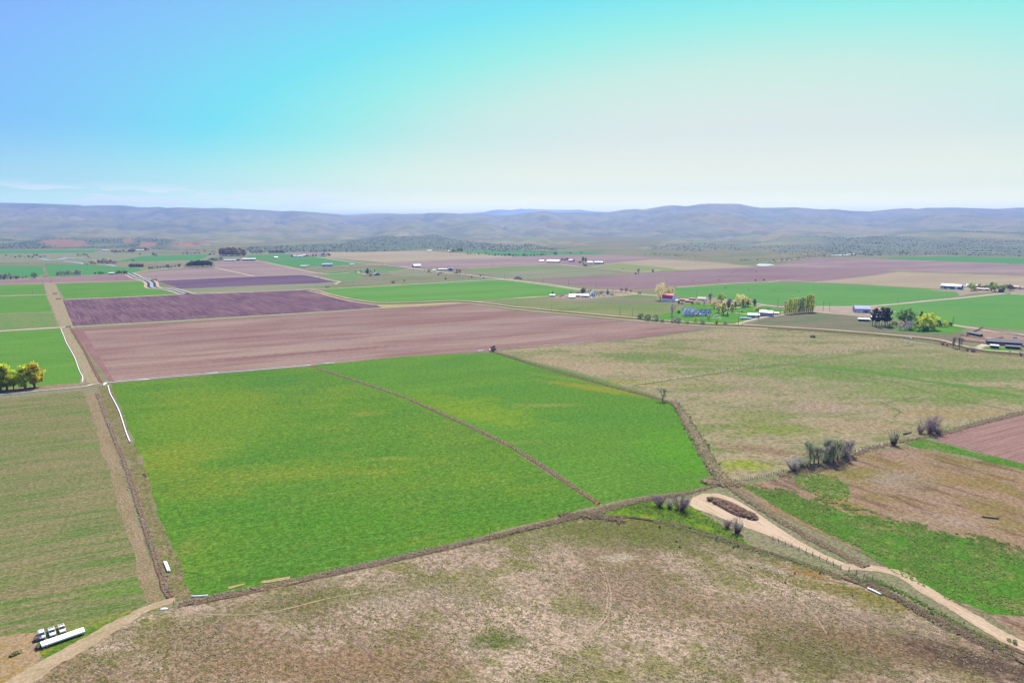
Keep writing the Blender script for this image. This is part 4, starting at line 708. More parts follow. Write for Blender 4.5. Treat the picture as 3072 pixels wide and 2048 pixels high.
# south east farm
for i, (x, y, h) in enumerate([(2617, 976, 47), (2625, 978, 54), (2630, 980, 50), (2637, 976, 44), (2645, 977, 55), (2652, 979, 52), (2656, 980, 56), (2661, 978, 55), (2667, 978, 50)]):
    T('pine', x, y, h, 1.2, 'dark' if i % 4 else 'blue', '%s tall dark pine from the left in the clump beside the carport' % ORD[i], 'pine_tree', 'clump of tall dark pines')
for a in [('round', 2716, 974, 44, 1.2, 'green', 'large mid green tree left of the pink roofed house', 'round_tree'), ('conifer', 2728, 968, 46, .6, 'green', 'conifer tip rising out of the large green tree', 'conifer'), ('conifer', 2762, 970, 38, 1.0, 'dark', 'dark pointed conifer behind the golden tree', 'conifer'), ('round', 2781, 988, 46, 1.1, 'lime', 'golden green round tree beside the pink roofed house', 'round_tree'), ('round', 2757, 992, 28, 1.2, 'leaf', 'yellow green bushy tree below the golden tree', 'round_tree'), ('bush', 2794, 992, 15, 1.2, 'leaf', 'light green bush at the right foot of the golden tree', 'bush'), ('bush', 2775, 994, 12, 1.6, 'dark', 'dark shrubbery under the golden tree', 'bush'),
          ('round', 2700, 990, 19, .9, 'pink', 'small pale pink blossoming tree by the flower bed', 'small_tree'), ('bush', 2722, 991, 16, 1.3, 'grey', 'wide grey bare bush right of the blossoming tree', 'bush'), ('bush', 2681, 974, 11, 1.4, 'green', 'dark green hedge bush between the pines and the green tree', 'bush'), ('bush', 2815, 979, 17, .9, 'dark', 'dark round bush left of the yellow one by the road', 'bush'), ('round', 2834, 980, 17, 1.1, 'lime', 'yellow round tree between two dark bushes by the road', 'round_tree'), ('bush', 2849, 977, 10, 1.1, 'dark', 'small dark bush right of the yellow round tree', 'bush'),
          ('bare', 2859, 1044, 36, .8, 'mauve', 'big bare tree with pale trunk beside the canal road', 'bare_tree'), ('bare', 2878, 1049, 40, .55, 'mauve', 'tall thin bare tree right of the big bare one', 'bare_tree'), ('shrub', 2829, 1034, 14, 1.1, 'mauve', 'brown bare brush left of the big bare tree', 'shrub'), ('shrub', 2842, 1037, 12, 1, 'rust', 'second clump of brown brush by the canal road bend', 'shrub'), ('shrub', 2903, 1054, 13, .9, 'mauve', 'small brown bush left of the purple bush', 'shrub'), ('shrub', 2919, 1055, 15, 1.4, 'mauve', 'wide purple bush at the paved apron', 'shrub'), ('bare', 3028, 1064, 14, .7, 'grey', 'small bare tree below the cattle shed', 'bare_tree'), ('shrub', 3063, 1068, 14, .8, 'mauve', 'upright dark bush at the right edge by the canal road', 'shrub'),
          ('bush', 2438, 1012, 6, 2.2, 'dark', 'low dark brush on the bank of the canal below the paddock', 'bush')]:
    T(*a, cat='shrub' if a[7] in ('bush', 'shrub') else 'tree')
# north east farm
for a in [('round', 2914, 872, 23, .9, 'leaf', 'leafy tree with dark trunk before the brown roofed house', 'round_tree'), ('tall', 2974, 873, 25, .9, 'green', 'tall green tree at the north east farmyard', 'round_tree'), ('round', 2984, 875, 25, .9, 'leaf', 'pale green tree in the middle of the north east farmyard', 'round_tree'), ('round', 3003, 876, 19, 1.1, 'green', 'dark green round tree above the black shed', 'round_tree'), ('round', 3030, 872, 17, 1.3, 'dark', 'dark broad tree near the right edge of the farmyard', 'round_tree'), ('bush', 2950, 868, 10, 1.3, 'dark', 'dark bush behind the purple shed', 'bush'), ('bush', 2936, 862, 9, 1, 'rust', 'rusty bush between the two farm houses', 'bush'), ('bare', 2940, 862, 12, .8, 'mauve', 'thin purple tree beside the brown roofed house', 'bare_tree'), ('bush', 3058, 868, 8, 1, 'rust', 'rusty bush at the right edge of the farmyard', 'bush')]:
    T(*a, cat='shrub' if a[7] == 'bush' else 'tree')
# small farm left of the barn
for a in [('conifer', 1658, 887, 14, 1.2, 'dark', 'dark conifer above the small white shed at the field corner', 'conifer'), ('round', 1749, 882, 17, 1, 'dark', 'dark evergreen tree behind the small white farmhouse', 'round_tree'), ('conifer', 1823, 883, 16, 1.4, 'dark', 'dark cone shaped tree among the parked cars', 'conifer'), ('bush', 1804, 882, 9, 1.3, 'rust', 'reddish bush left of the dark cone shaped tree', 'bush'), ('bare', 1712, 885, 11, 1.1, 'mauve', 'bare tree beside the long pale sheds', 'bare_tree'), ('bush', 1763, 888, 9, 1, 'olive', 'olive bush in front of the small white farmhouse', 'bush'), ('round', 1865, 875, 11, .9, 'rust', 'first small rusty tree along the gravel road', 'small_tree'), ('round', 1878, 876, 12, .9, 'rust', 'second small rusty tree along the gravel road', 'small_tree'), ('round', 1892, 878, 9, .8, 'rust', 'third small rusty tree along the gravel road', 'small_tree'), ('shrub', 1916, 882, 9, .8, 'rust', 'left one of two little bare trees at the road fork', 'small_tree'), ('shrub', 1921, 882, 9, .8, 'rust', 'right one of two little bare trees at the road fork', 'small_tree'), ('bare', 1772, 876, 11, .9, 'grey', 'left bare tree between the white farmhouse and the road', 'bare_tree'), ('bare', 1765, 875, 9, .9, 'grey', 'right bare tree between the white farmhouse and the road', 'bare_tree'),
          ('bare', 1915, 822, 17, .7, 'mauve', 'tall purple bare tree at the end of the lane in the fields', 'bare_tree'), ('shrub', 1907, 823, 8, 1.2, 'mauve', 'low purple brush left of the tall bare tree at the lane end', 'shrub'), ('shrub', 1959, 816, 10, 1, 'mauve', 'bare shrub standing alone right of the lane end', 'shrub'),
          ('tall', 1749, 786, 18, 1.1, 'leaf', 'tall green tree, left one of the far pair by the blue sheds', 'round_tree'), ('tall', 1757, 787, 16, 1, 'leaf', 'tall green tree, right one of the far pair by the blue sheds', 'round_tree'), ('tall', 1751, 797, 13, 1, 'willow', 'yellow tree on the far road bend', 'round_tree'), ('bush', 1757, 799, 7, 1.4, 'dark', 'dark bushes at the foot of the yellow tree on the far road', 'bush'), ('bush', 1740, 789, 6, 1.5, 'dark', 'dark bush between the far farm and the tall green pair', 'bush'), ('round', 1721, 787, 10, 1, 'mauve', 'purple round tree at the far farm', 'round_tree'), ('round', 1686, 782, 8, 1.2, 'dark', 'dark tree behind the far white roofed barn', 'round_tree'), ('round', 1694, 783, 7, 1.3, 'dark', 'dark low tree in the middle of the far farm clump', 'round_tree'), ('round', 1701, 782, 9, 1.3, 'dark', 'dark tree beside the far white house', 'round_tree'), ('bush', 1868, 808, 3, 1, 'dark', 'dot of dark bush on the far fence line', 'bush')]:
    T(*a, cat='shrub' if a[7] in ('bush', 'shrub') else 'tree')
# middle farms
for a in [('bush', 1286, 817, 10, 1.2, 'sage', 'round grey green bush beside the paved road', 'bush'), ('bush', 1275, 812, 7, 1, 'olive', 'small olive bush near the a frame shed', 'bush'), ('bare', 1372, 822, 16, .8, 'mauve', 'purple bare tree, left one above the brown bank by the road', 'bare_tree'), ('bare', 1379, 823, 16, .8, 'mauve', 'purple bare tree, right one above the brown bank by the road', 'bare_tree'), ('bush', 1368, 820, 5, 3, 'mauve', 'low purple hedge along the road by the blue barn', 'hedge'), ('stalks', 1337, 838, 12, 1.2, 'olive', 'two horned yellow shrub alone in the pasture', 'shrub'), ('bush', 1315, 826, 5, 1.2, 'dark', 'dark dot of bush in the pasture below the farm', 'bush'), ('bush', 1441, 829, 6, 1, 'dark', 'dark bushes behind the parked machines along the road', 'bush'),
          ('conifer', 1067, 818, 8, 1, 'dark', 'first little dark cypress of the lane row', 'cypress'), ('poplar', 1082, 820, 9, 1.2, 'dark', 'second little dark cypress of the lane row', 'cypress'), ('poplar', 1087, 820, 7, 1.5, 'dark', 'third little dark cypress of the lane row', 'cypress'), ('poplar', 1097, 821, 10, 1.2, 'dark', 'fourth dark cypress of the lane row', 'cypress'), ('tall', 1103, 824, 19, .9, 'blue', 'tallest dark tree of the lane row near the blue roofed house', 'cypress'), ('poplar', 1112, 820, 10, 1.3, 'dark', 'dark cypress behind the blue roofed house', 'cypress'), ('poplar', 1124, 815, 8, 1.5, 'dark', 'dark cypress right behind the blue roof', 'cypress'), ('shrub', 1112, 828, 9, 2.0, 'mauve', 'purple brush beside the blue roofed house', 'shrub'),
          ('shrub', 1178, 849, 8, 2.6, 'mauve', 'long purple thicket along the pasture ditch', 'shrub'), ('bush', 1213, 843, 5, 1, 'dark', 'small dark tree on the pasture ditch', 'bush'), ('shrub', 1194, 843, 4, 1, 'mauve', 'purple tuft right of the ditch thicket', 'shrub')]:
    T(*a, cat='shrub' if a[7] in ('bush', 'shrub', 'hedge') else 'tree')
def row(lst, kind, cols, fmt, name, group, wr=1.0, cat='tree'):
    for i, (x, y, h) in enumerate(lst): T(kind if isinstance(kind, str) else kind[i % len(kind)], x, y, h, wr * (.85 + .3 * random.random()), cols[i % len(cols)], fmt % ORD[i], name, group, cat)
row([(876, 772, 8), (890, 768, 5), (920, 770, 7), (926, 770, 5), (939, 769, 7), (947, 770, 9), (966, 769, 8), (970, 769, 10), (977, 769, 7), (984, 769, 11), (989, 769, 8)], ('round', 'bare'), ('dark', 'grey', 'mauve', 'rust', 'blue'), '%s tree from the left along the white sheds beyond the far green field', 'farm_tree', 'trees at the far sheds', 1.1)
row([(810 + i * 5.4, 761 - (i % 2), 8 + (i * 7) % 5) for i in range(9)], ('round', 'conifer'), ('dark', 'blue', 'mauve'), '%s tree from the left in the dark clump at the foot of the hills', 'distant_tree', 'dark clump at the foot of the hills', 1.1)
row([(568 + i * 5.2 + random.uniform(-1, 1), 802 - random.uniform(0, 3), 15 + 6 * math.sin((i + 1) / 15 * 3.1)) for i in range(14)], 'round', ('dark', 'blue'), '%s tree from the left in the dark blue grove among the brown fields', 'grove_tree', 'dark blue grove', .85)
row([(663 + i * 4.4 + random.uniform(-1, 1), 769 - random.uniform(0, 3), 22 + 5 * math.sin((i + 1) / 17 * 3.1)) for i in range(17)], 'tall', ('rust', 'mauve', 'rust', 'olive'), '%s trunk from the left in the large rusty brown grove', 'grove_tree', 'large rusty brown grove', 1.1)
row([(630, 783, 9), (638, 784, 12), (646, 784, 13), (655, 783, 11), (664, 782, 12)], 'round', ('sage', 'green', 'sage'), '%s tree from the left in the grey green clump between the two groves', 'farm_tree', 'clump between the groves', 1.2)
row([(752 + i * 3.6, 757 + (i % 3) * 2.2, 5) for i in range(11)], 'bush', ('green', 'dark'), '%s little green tree from the left beside the rusty grove', 'nursery_tree', 'little green trees by the rusty grove', 1.0)
row([(2, 838, 15), (12, 837, 18), (22, 837, 19), (33, 837, 13), (42, 836, 11), (50, 836, 12), (57, 836, 9), (69, 834, 8), (78, 834, 9)], ('barewide', 'shrub'), ('mauve', 'grey', 'mauve'), '%s bare purple tree from the left at the left end of the brown strip', 'field_edge_tree', 'bare trees at the left end of the brown strip', 1.1)
T('round', 104, 834, 17, 1.5, 'green', 'round green tree right of the purple bare trees on the field edge', 'round_tree')
row([(135, 832, 5), (143, 831, 6), (174, 828, 12), (184, 828, 17), (194, 827, 15), (204, 827, 16), (214, 826, 12), (224, 826, 13), (233, 826, 17), (241, 825, 15)], ('round', 'barewide'), ('sage', 'grey', 'mauve'), '%s grey green willow from the left along the brown strip', 'field_edge_tree', 'grey willows along the brown strip', 1.1)
row([(286, 823, 7), (297, 823, 9), (303, 823, 10), (309, 823, 7), (316, 823, 5), (349, 823, 10), (357, 823, 12), (365, 823, 11), (372, 823, 13), (378, 823, 11)], ('round', 'round', 'conifer'), ('dark', 'green', 'dark'), '%s dark tree from the left around the small white roofed farm shed', 'farm_tree', 'trees round the small shed by the canal', 1.1)
row([(18, 768, 5), (35, 770, 4), (46, 772, 5), (60, 771, 6), (74, 772, 4), (86, 771, 5), (97, 773, 6), (104, 768, 7), (112, 767, 6), (122, 772, 5), (134, 770, 5)], ('shrub', 'bush'), ('mauve', 'grey', 'blue'), '%s river bush from the left along the near bank', 'river_bush', 'bushes along the river', 1.5, 'shrub')
row([(236, 768, 8), (244, 768, 6), (252, 767, 8), (261, 767, 9), (266, 774, 7), (272, 774, 7), (255, 793, 5), (262, 794, 6), (276, 793, 12), (286, 792, 14), (296, 791, 12), (306, 790, 15), (315, 791, 17), (323, 790, 16), (331, 791, 13), (340, 791, 11), (348, 791, 9)], ('round', 'shrub'), ('sage', 'olive', 'mauve', 'sage'), '%s river willow from the left between the two far green fields', 'river_willow', 'willows between the far green fields', 1.2)
row([(390 + i * 4.2, 801, 12) for i in range(10)], 'shrub', ('mauve', 'blue'), '%s purple bare tree from the left in the square thicket', 'thicket_tree', 'square purple thicket', .8)
row([(448, 806, 6), (456, 806, 7), (463, 805, 9), (472, 804, 7), (482, 804, 6), (492, 803, 9), (503, 803, 10), (515, 802, 6), (526, 801, 8), (537, 800, 10), (560, 800, 9)], ('bush', 'shrub'), ('blue', 'mauve', 'sage'), '%s bush from the left along the creek left of the dark grove', 'creek_bush', 'bushes along the creek', 1.3, 'shrub')
row([(336, 757, 7), (345, 758, 9), (352, 758, 7), (361, 757, 6), (370, 757, 9), (379, 758, 6), (388, 757, 8), (397, 757, 12), (403, 757, 11), (436, 752, 9), (444, 752, 7), (420, 764, 5), (460, 766, 8), (468, 768, 7), (396, 782, 5), (400, 783, 4)], ('round', 'bush'), ('blue', 'mauve', 'green'), '%s tree from the left on the valley side of the red bluffs', 'bluff_tree', 'trees below the red bluffs', 1.2)
row([(550, 762, 5), (562, 761, 5), (574, 762, 4), (586, 761, 5), (598, 761, 4), (630, 765, 5), (642, 764, 5)], 'bush', ('mauve', 'blue'), '%s low hedge bush from the left beyond the far green strip', 'hedge_bush', 'hedge beyond the far green strip', 1.8, 'shrub')
row([(1352, 757, 7), (1360, 757, 9), (1368, 756, 11), (1376, 756, 12), (1384, 755, 9), (1389, 754, 5)], 'round', ('green', 'dark', 'leaf'), '%s green tree from the left at the farmstead under the hills', 'farm_tree', 'trees of the farmstead under the hills', 1.3)
row([(1402, 753, 4), (1418, 752, 4), (1404, 763, 6), (1412, 763, 4), (1424, 764, 3), (1436, 763, 4), (1458, 762, 6), (1468, 765, 5), (1478, 766, 5), (1486, 767, 6), (1495, 766, 6), (1506, 768, 6), (1517, 768, 8), (1527, 768, 8), (1538, 768, 7), (1548, 767, 5), (1556, 766, 4), (1572, 768, 7), (1580, 768, 6), (1592, 768, 6), (1602, 768, 8), (1612, 766, 4), (1620, 766, 5), (1627, 766, 7), (1636, 765, 5), (1667, 764, 8), (1712, 761, 6), (1745, 760, 5), (1773, 761, 3)], ('shrub', 'bush'), ('mauve', 'blue', 'mauve', 'green'), '%s brush clump from the left along the creek at the foot of the hills', 'creek_bush', 'brush along the creek below the hills', 1.5, 'shrub')
row([(2308, 786, 3), (2325, 785, 3), (2345, 783, 4), (2360, 781, 3), (2375, 780, 4), (2392, 779, 3)], 'bush', ('blue', 'dark'), '%s scrub bush from the left behind the small pond', 'scrub_bush', 'scrub behind the pond', 1.4, 'shrub')
# dark weed clumps lying in the near pasture
for i, (x, y) in enumerate([(1979, 1582), (2029, 1625), (2039, 1642), (2069, 1586), (2149, 1619), (2152, 1614), (2200, 1643), (2215, 1640), (2253, 1704), (2356, 1748), (2384, 1721), (2459, 1721), (432, 1425), (438, 1430), (2556, 1788)]):
    T('bush', x, y, 5, 1.3, 'dark', '%s little dark weed clump in the pasture, counted from left to right' % ORD[sorted([1979, 2029, 2039, 2069, 2149, 2152, 2200, 2215, 2253, 2356, 2384, 2459, 432, 438, 2556]).index(x)], 'weed_clump', 'little dark weed clumps in the pasture', 'weed clump')
for i, (x, y, h, w) in enumerate([(2794, 1843, 10, 1.2), (3026, 1922, 9, 1.2), (3044, 1930, 12, 1.2)]):
    T('bush', x, y, h, w, 'green', ['bright green bush in the brushy ditch below the dirt road', 'small green bush near the right end of the brushy ditch', 'larger green bush near the right end of the brushy ditch'][i], 'bush', None, 'shrub')
# weeds and brambles on the ditch banks (uncountable)
mTufO = crownmat('weed_olive', (.34, .36, .17, 1), .45, .5); mBram = crownmat('bramble', (.38, .30, .19, 1), .45, .6); mStraw = crownmat('dry_weed', (.46, .39, .28, 1), .45, .4); mGrnW = crownmat('green_weed', (.20, .28, .08, 1), .45, .5)
def along(pts, width, n, curve=True):
    w = [G(*p) for p in pts]; w = catmull(w) if curve else w; w = densify(w, 3); out = np.zeros((n, 3)); W2 = width if isinstance(width, tuple) else (width, width)
    for i in range(n):
        s = random.random(); k = s * (len(w) - 2); j = int(k); p = w[j].lerp(w[j + 1], k - j); d = (w[j + 1] - w[j]).normalized()
        o = random.gauss(0, .42) * (W2[0] + (W2[1] - W2[0]) * s) / 1.0 * .5; out[i] = (p.x - d.y * o, p.y + d.x * o, .1)
    return out
def weeds(nm, pts, w, n, size, mat, h, label):
    o = scatter_clumps(nm, along(pts, w, n), size, mat, h, 8); tag(o, label, 'weeds', kind='stuff')
HB = [(2015, 1205), (2040, 1230), (2070, 1280), (2110, 1350), (2145, 1410), (2185, 1455)]
weeds('bramble', HB, (4.5, 6.5), 1700, (.4, 1.3), mBram, .8, 'grey brown brambles filling the ditch right of the bright green field')
weeds('weeds', HB, (6, 9), 1500, (.4, 1.2), mGrnW, .6, 'green weeds fringing the bramble ditch')
weeds('bramble', [(2110, 1440), (2150, 1452), (2200, 1455), (2215, 1445)], 7, 300, (.4, 1.2), mBram, .8, 'brush heap where the hedge ditch meets the fence')
weeds('bramble', [(1480, 1056), (1620, 1100), (1830, 1158), (2010, 1205)], 3.5, 1500, (.3, .9), mBram, .7, 'grey bramble ribbon along the far edge of the bright field')
weeds('weeds', [(2190, 1462), (2250, 1505), (2420, 1606), (2600, 1700)], 3.5, 1100, (.3, .8), mBram, .6, 'dead weeds along the ditch between sandy yard and green swath')
weeds('weeds', [(2600, 1742), (2800, 1856), (3072, 1985)], (3, 4.5), 1500, (.3, .8), mBram, .6, 'tangled dead weeds along the lower side of the dirt road')
weeds('weeds', [(2540, 1720), (2700, 1800), (2880, 1885)], 4, 500, (.3, .6), mTufO, .5, 'green weeds in the drain below the dirt road')
weeds('weeds', [(2600, 1732), (2700, 1775), (2900, 1885), (3060, 1972)], 3, 450, (.3, .7), mGrnW, .5, 'green weeds on the shoulder of the dirt road')
weeds('weeds', [(1480, 1612), (1600, 1582), (1760, 1545), (1900, 1508), (2060, 1482)], 3.5, 1000, (.3, .8), mBram, .6, 'dead weeds on the bank below the hay field')
weeds('weeds', [(560, 1806), (850, 1748), (1170, 1677), (1480, 1608)], 3.4, 1300, (.3, .7), mStraw, .5, 'dry weeds on the ditch bank below the hay field')
weeds('weeds', [(1680, 1550), (1740, 1545), (1800, 1550), (1880, 1566)], 6, 500, (.4, 1.1), mBram, .5, 'grey weeds at the tip of the grass wedge')
weeds('weeds', [(1960, 1562), (2100, 1600), (2250, 1648), (2400, 1688), (2540, 1742)], 4, 900, (.25, .6), mTufO, .5, 'green weeds along the fence below the dirt road')
weeds('weeds', [(940, 1100), (1210, 1190), (1536, 1340), (1790, 1508)], 2.6, 1200, (.25, .6), mStraw, .5, 'dry weeds along the ditch between the hay fields')
weeds('weeds', [(292, 1182), (350, 1330), (420, 1530), (510, 1792)], 3, 1000, (.3, .7), mStraw, .5, 'dry weeds along the ditch beside the bare track')
weeds('weeds', [(2385, 1412), (2440, 1402), (2500, 1392), (2560, 1366)], 8, 700, (.4, 1.1), mBram, .5, 'dead brush under the bare grove')
weeds('weeds', [(2340, 1428), (2450, 1412), (2560, 1362), (2700, 1326), (2830, 1300), (3072, 1234)], 5, 1500, (.35, .9), mBram, .5, 'dead weeds along the wire fence of the pasture')

# tufts of grass on the nearer ground
def tufts(nm, poly, n, size, mat, label, thr=.0, fq=.06, h=.5, faces=4):
    w = [G(*p) for p in poly]; xs = [p.x for p in w]; ys = [p.y for p in w]; out = []
    def inside(x, y):
        c = False; j = len(w) - 1
        for i in range(len(w)):
            if (w[i].y > y) != (w[j].y > y) and x < (w[j].x - w[i].x) * (y - w[i].y) / (w[j].y - w[i].y) + w[i].x: c = not c
            j = i
        return c
    k = 0
    while len(out) < n and k < n * 14:
        k += 1; x = random.uniform(min(xs), max(xs)); y = random.uniform(min(ys), max(ys))
        if mnoise.noise(Vector((x * fq, y * fq, len(nm)))) + .5 * mnoise.noise(Vector((x * fq * 4, y * fq * 4, 2))) < thr or not inside(x, y): continue
        out.append((x, y, .03))
    tag(scatter_clumps(nm, np.array(out), size, mat, h, faces), label, 'grass', kind='stuff')
mTuft = crownmat('tuft_olive', (.30, .31, .12, 1), .45, .5); mTuftD = crownmat('tuft_straw', (.50, .43, .30, 1), .45, .35); mTuftG = crownmat('tuft_green', (.22, .31, .07, 1), .45, .4)
PB = [(60, 2060), (430, 1870), (600, 1830), (1170, 1705), (1760, 1562), (1850, 1560), (2250, 1655), (2760, 1845), (3072, 1965), (3072, 2060)]
tufts('grass_tufts', PB, 5500, (.2, .5), mTuft, 'olive grass tufts scattered over the near pasture', .02, .05)
tufts('dry_tufts', PB, 8000, (.2, .5), mTuftD, 'straw coloured grass tufts scattered over the near pasture', .0, .09)
tufts('crop_tufts', [(2225, 1458), (2380, 1484), (2560, 1540), (2630, 1548), (2728, 1572), (2924, 1616), (3072, 1664), (3072, 1852), (2973, 1846), (2850, 1800), (2696, 1724), (2598, 1666), (2430, 1574), (2310, 1512)], 6500, (.3, .7), mTuftG, 'leafy tufts of the bright green swath', -.15, .08)
tufts('island_tufts', [(2380, 1425), (2440, 1418), (2510, 1432), (2560, 1475), (2540, 1505), (2460, 1490), (2390, 1462)], 700, (.4, .9), mTuftG, 'leafy green tufts in the patch left of the weedy field', -.05, .2)
tufts('edge_tufts', [(2215, 1452), (2320, 1462), (2420, 1480), (2600, 1530), (2760, 1570), (2940, 1605), (3072, 1640), (3072, 1700), (2900, 1640), (2700, 1590), (2500, 1545), (2350, 1500)], 2200, (.3, .8), mTuftG, 'green weeds straggling along the upper edge of the swath', .05, .12)
tufts('wedge_tufts', [(1700, 1545), (1850, 1512), (2000, 1500), (2080, 1520), (2262, 1640), (2050, 1578), (1900, 1550)], 1500, (.3, .8), mTuftG, 'long grass in the wedge beside the turnaround', -.1, .1)

for a in [('round', 2000, 898, 30, .8, 'olive', 'yellow tree peeping over the middle of the red barn roof', 'round_tree'), ('bush', 2094, 912, 9, 1.4, 'leaf', 'light green bush behind the left roof of the white house', 'bush'), ('bush', 2140, 917, 9, 1.6, 'olive', 'yellowish bush behind the right wing of the white house', 'bush'), ('round', 2142, 925, 20, 1, 'olive', 'thin yellow green tree behind the garage wing', 'round_tree'), ('bush', 2190, 905, 8, 1.6, 'dark', 'dark bush at the field edge right of the round green tree', 'bush'), ('bush', 2078, 912, 8, 1.2, 'green', 'green bush right of the brown stock pens', 'bush'), ('bush', 2046, 912, 7, 1.2, 'rust', 'rusty weeds before the brown stock pens', 'bush'), ('tall', 2196, 936, 24, .9, 'willow', 'pale yellow tree left of the driveway row', 'round_tree'), ('round', 2236, 919, 26, 1, 'willow', 'right hand half of the big pale willow', 'round_tree'), ('bush', 1986, 966, 10, 1.4, 'sage', 'low grey green bush along the lawn edge by the canal', 'bush'), ('bush', 2060, 971, 9, 1.3, 'sage', 'small grey green bush below the white house by the canal', 'bush'), ('bush', 2176, 972, 8, 1.4, 'grey', 'grey brush at the foot of the first tall pole', 'bush'),
          ('bush', 2700, 981, 12, 1.6, 'dark', 'dark shrubs at the foot of the large green tree', 'bush'), ('bush', 2735, 991, 14, 1.4, 'leaf', 'leafy bush between the grey bush and the golden tree', 'bush'), ('bush', 2670, 982, 9, 1.6, 'leaf', 'light green undergrowth right of the pine clump', 'bush'), ('round', 2770, 980, 30, 1.2, 'lime', 'golden green tree just left of the big golden one', 'round_tree'), ('bush', 2925, 872, 9, 1.4, 'olive', 'yellowish bush right of the leafy tree at the north east farm', 'bush'), ('bush', 2962, 866, 11, 1.5, 'green', 'green bush right of the low violet shed', 'bush'), ('round', 3014, 868, 15, 1.2, 'leaf', 'light green tree behind the dark round one at the north east farm', 'round_tree'), ('bush', 1790, 884, 8, 1.4, 'leaf', 'green bush right of the small white farmhouse', 'bush'), ('bush', 1734, 886, 8, 1.4, 'dark', 'dark bush behind the long pale shed', 'bush')]:
    T(*a, cat='shrub' if a[7] == 'bush' else 'tree')
# ---------------------------------------------------------------- buildings
def P_(n, c, **k): return pmat(n, (*c, 1), **k)
wWhite = P_('white_siding', (.86, .86, .86), vary=.05); wGrey = P_('grey_siding', (.30, .33, .38), vary=.06); wBlue = P_('blue_siding', (.10, .17, .30), vary=.08); wBrown = P_('brown_boards', (.20, .12, .10), vary=.2); wRed = P_('red_boards', (.30, .09, .08), vary=.15); wTan = P_('tan_siding', (.50, .42, .34), vary=.08)
wDark = P_('weathered_boards', (.07, .06, .065), vary=.3); wViolet = P_('violet_grey_siding', (.32, .32, .46), vary=.06); wTeal = P_('teal_siding', (.13, .26, .30), vary=.08)
rWhite = P_('white_metal_roof', (.46, .47, .48), rough=.45, spec=.4, vary=.03); rGrey = P_('grey_metal_roof', (.36, .38, .42), rough=.45, spec=.4, vary=.05); rRed = P_('red_metal_roof', (.50, .04, .07), rough=.5, spec=.3, vary=.06); rTan = P_('tan_shingle', (.62, .47, .38), vary=.1); rDark = P_('dark_shingle', (.08, .08, .10), vary=.2)
rViolet = P_('violet_metal_roof', (.26, .27, .42), rough=.5, spec=.3, vary=.05); rPink = P_('pink_shingle', (.72, .38, .36), vary=.08); rBrown = P_('rusty_roof', (.32, .18, .15), vary=.2); rSlate = P_('slate_shingle', (.30, .32, .38), vary=.1)
steelD = P_('dull_steel', (.2, .2, .21), rough=.8); glass = P_('window_glass', (.04, .05, .07), rough=.15, spec=.6); trim = P_('white_trim', (.78, .78, .76)); wood = P_('post_wood', (.17, .13, .11), vary=.25); steel = P_('galvanised_steel', (.45, .46, .48), rough=.4, spec=.5, metal=.5); black = P_('black_rubber', (.02, .02, .022)); pvc = P_('white_pvc', (.86, .86, .84), rough=.35, spec=.4, vary=.03); door_m = P_('door_paint', (.55, .55, .60))
def profile(kind, d, wh, rh):
    if kind == 'gambrel': return [(0, 0), (d, 0), (d, wh), (d * .82, wh + rh * .68), (d / 2, wh + rh), (d * .18, wh + rh * .68), (0, wh)]
    if kind == 'lean': return [(0, 0), (d, 0), (d, wh + rh), (0, wh)]
    return [(0, 0), (d, 0), (d, wh), (d / 2, wh + rh), (0, wh)]
def swap(mb):                                  # ridge along y: swap axes (keeps front at y=0)
    pass
def roof_mesh(kind, w, d, wh, rh, ov=.5, th=.16):
    pr = profile(kind, d, wh, rh)[2:] if kind != 'lean' else profile(kind, d, wh, rh)[2:]
    pr = [(y, z + .02) for y, z in pr]
    def ext(a, b, L): 
        v = Vector((b[0] - a[0], b[1] - a[1])).normalized(); return (b[0] + v.x * L, b[1] + v.y * L)
    pr = [ext(pr[1], pr[0], ov)] + pr[1:-1] + [ext(pr[-2], pr[-1], ov)] if len(pr) > 2 else [ext(pr[1], pr[0], ov), ext(pr[0], pr[1], ov)]
    mb = MB(); up = [(y, z + th) for y, z in pr]; mb.prism(pr[::-1] + up, -w / 2 - ov, w / 2 + ov)
    n = max(2, int(w / 1.2))
    return mb
def turned(mb, w, d):                          # rotate a length-along-x mesh so that its gable faces the front
    mb.v = [(y - d / 2, -x + w / 2, z) for x, y, z in mb.v]; return mb
def add_open(root, kind, face, u, z0, w, h, W, D, mat=None):
    mb = MB(); e = .06
    if face == 'F': 
        mb.box(u - w / 2, u + w / 2, -e, .02, z0, z0 + h, 0); mb.box(u - w / 2 - .1, u + w / 2 + .1, -e + .02, .03, z0 - .1, z0, 1); mb.box(u - w / 2 - .1, u + w / 2 + .1, -e + .02, .03, z0 + h, z0 + h + .1, 1)
    else:
        s = -1 if face == 'L' else 1; x = s * W / 2; a, b = sorted((x - s * .02, x + s * e))
        mb.box(a, b, u - w / 2, u + w / 2, z0, z0 + h, 0); mb.box(a, b - .01 * 1, u - w / 2 - .1, u + w / 2 + .1, z0 + h, z0 + h + .1, 1)
    return mb.build(kind, [mat or glass, trim], root)
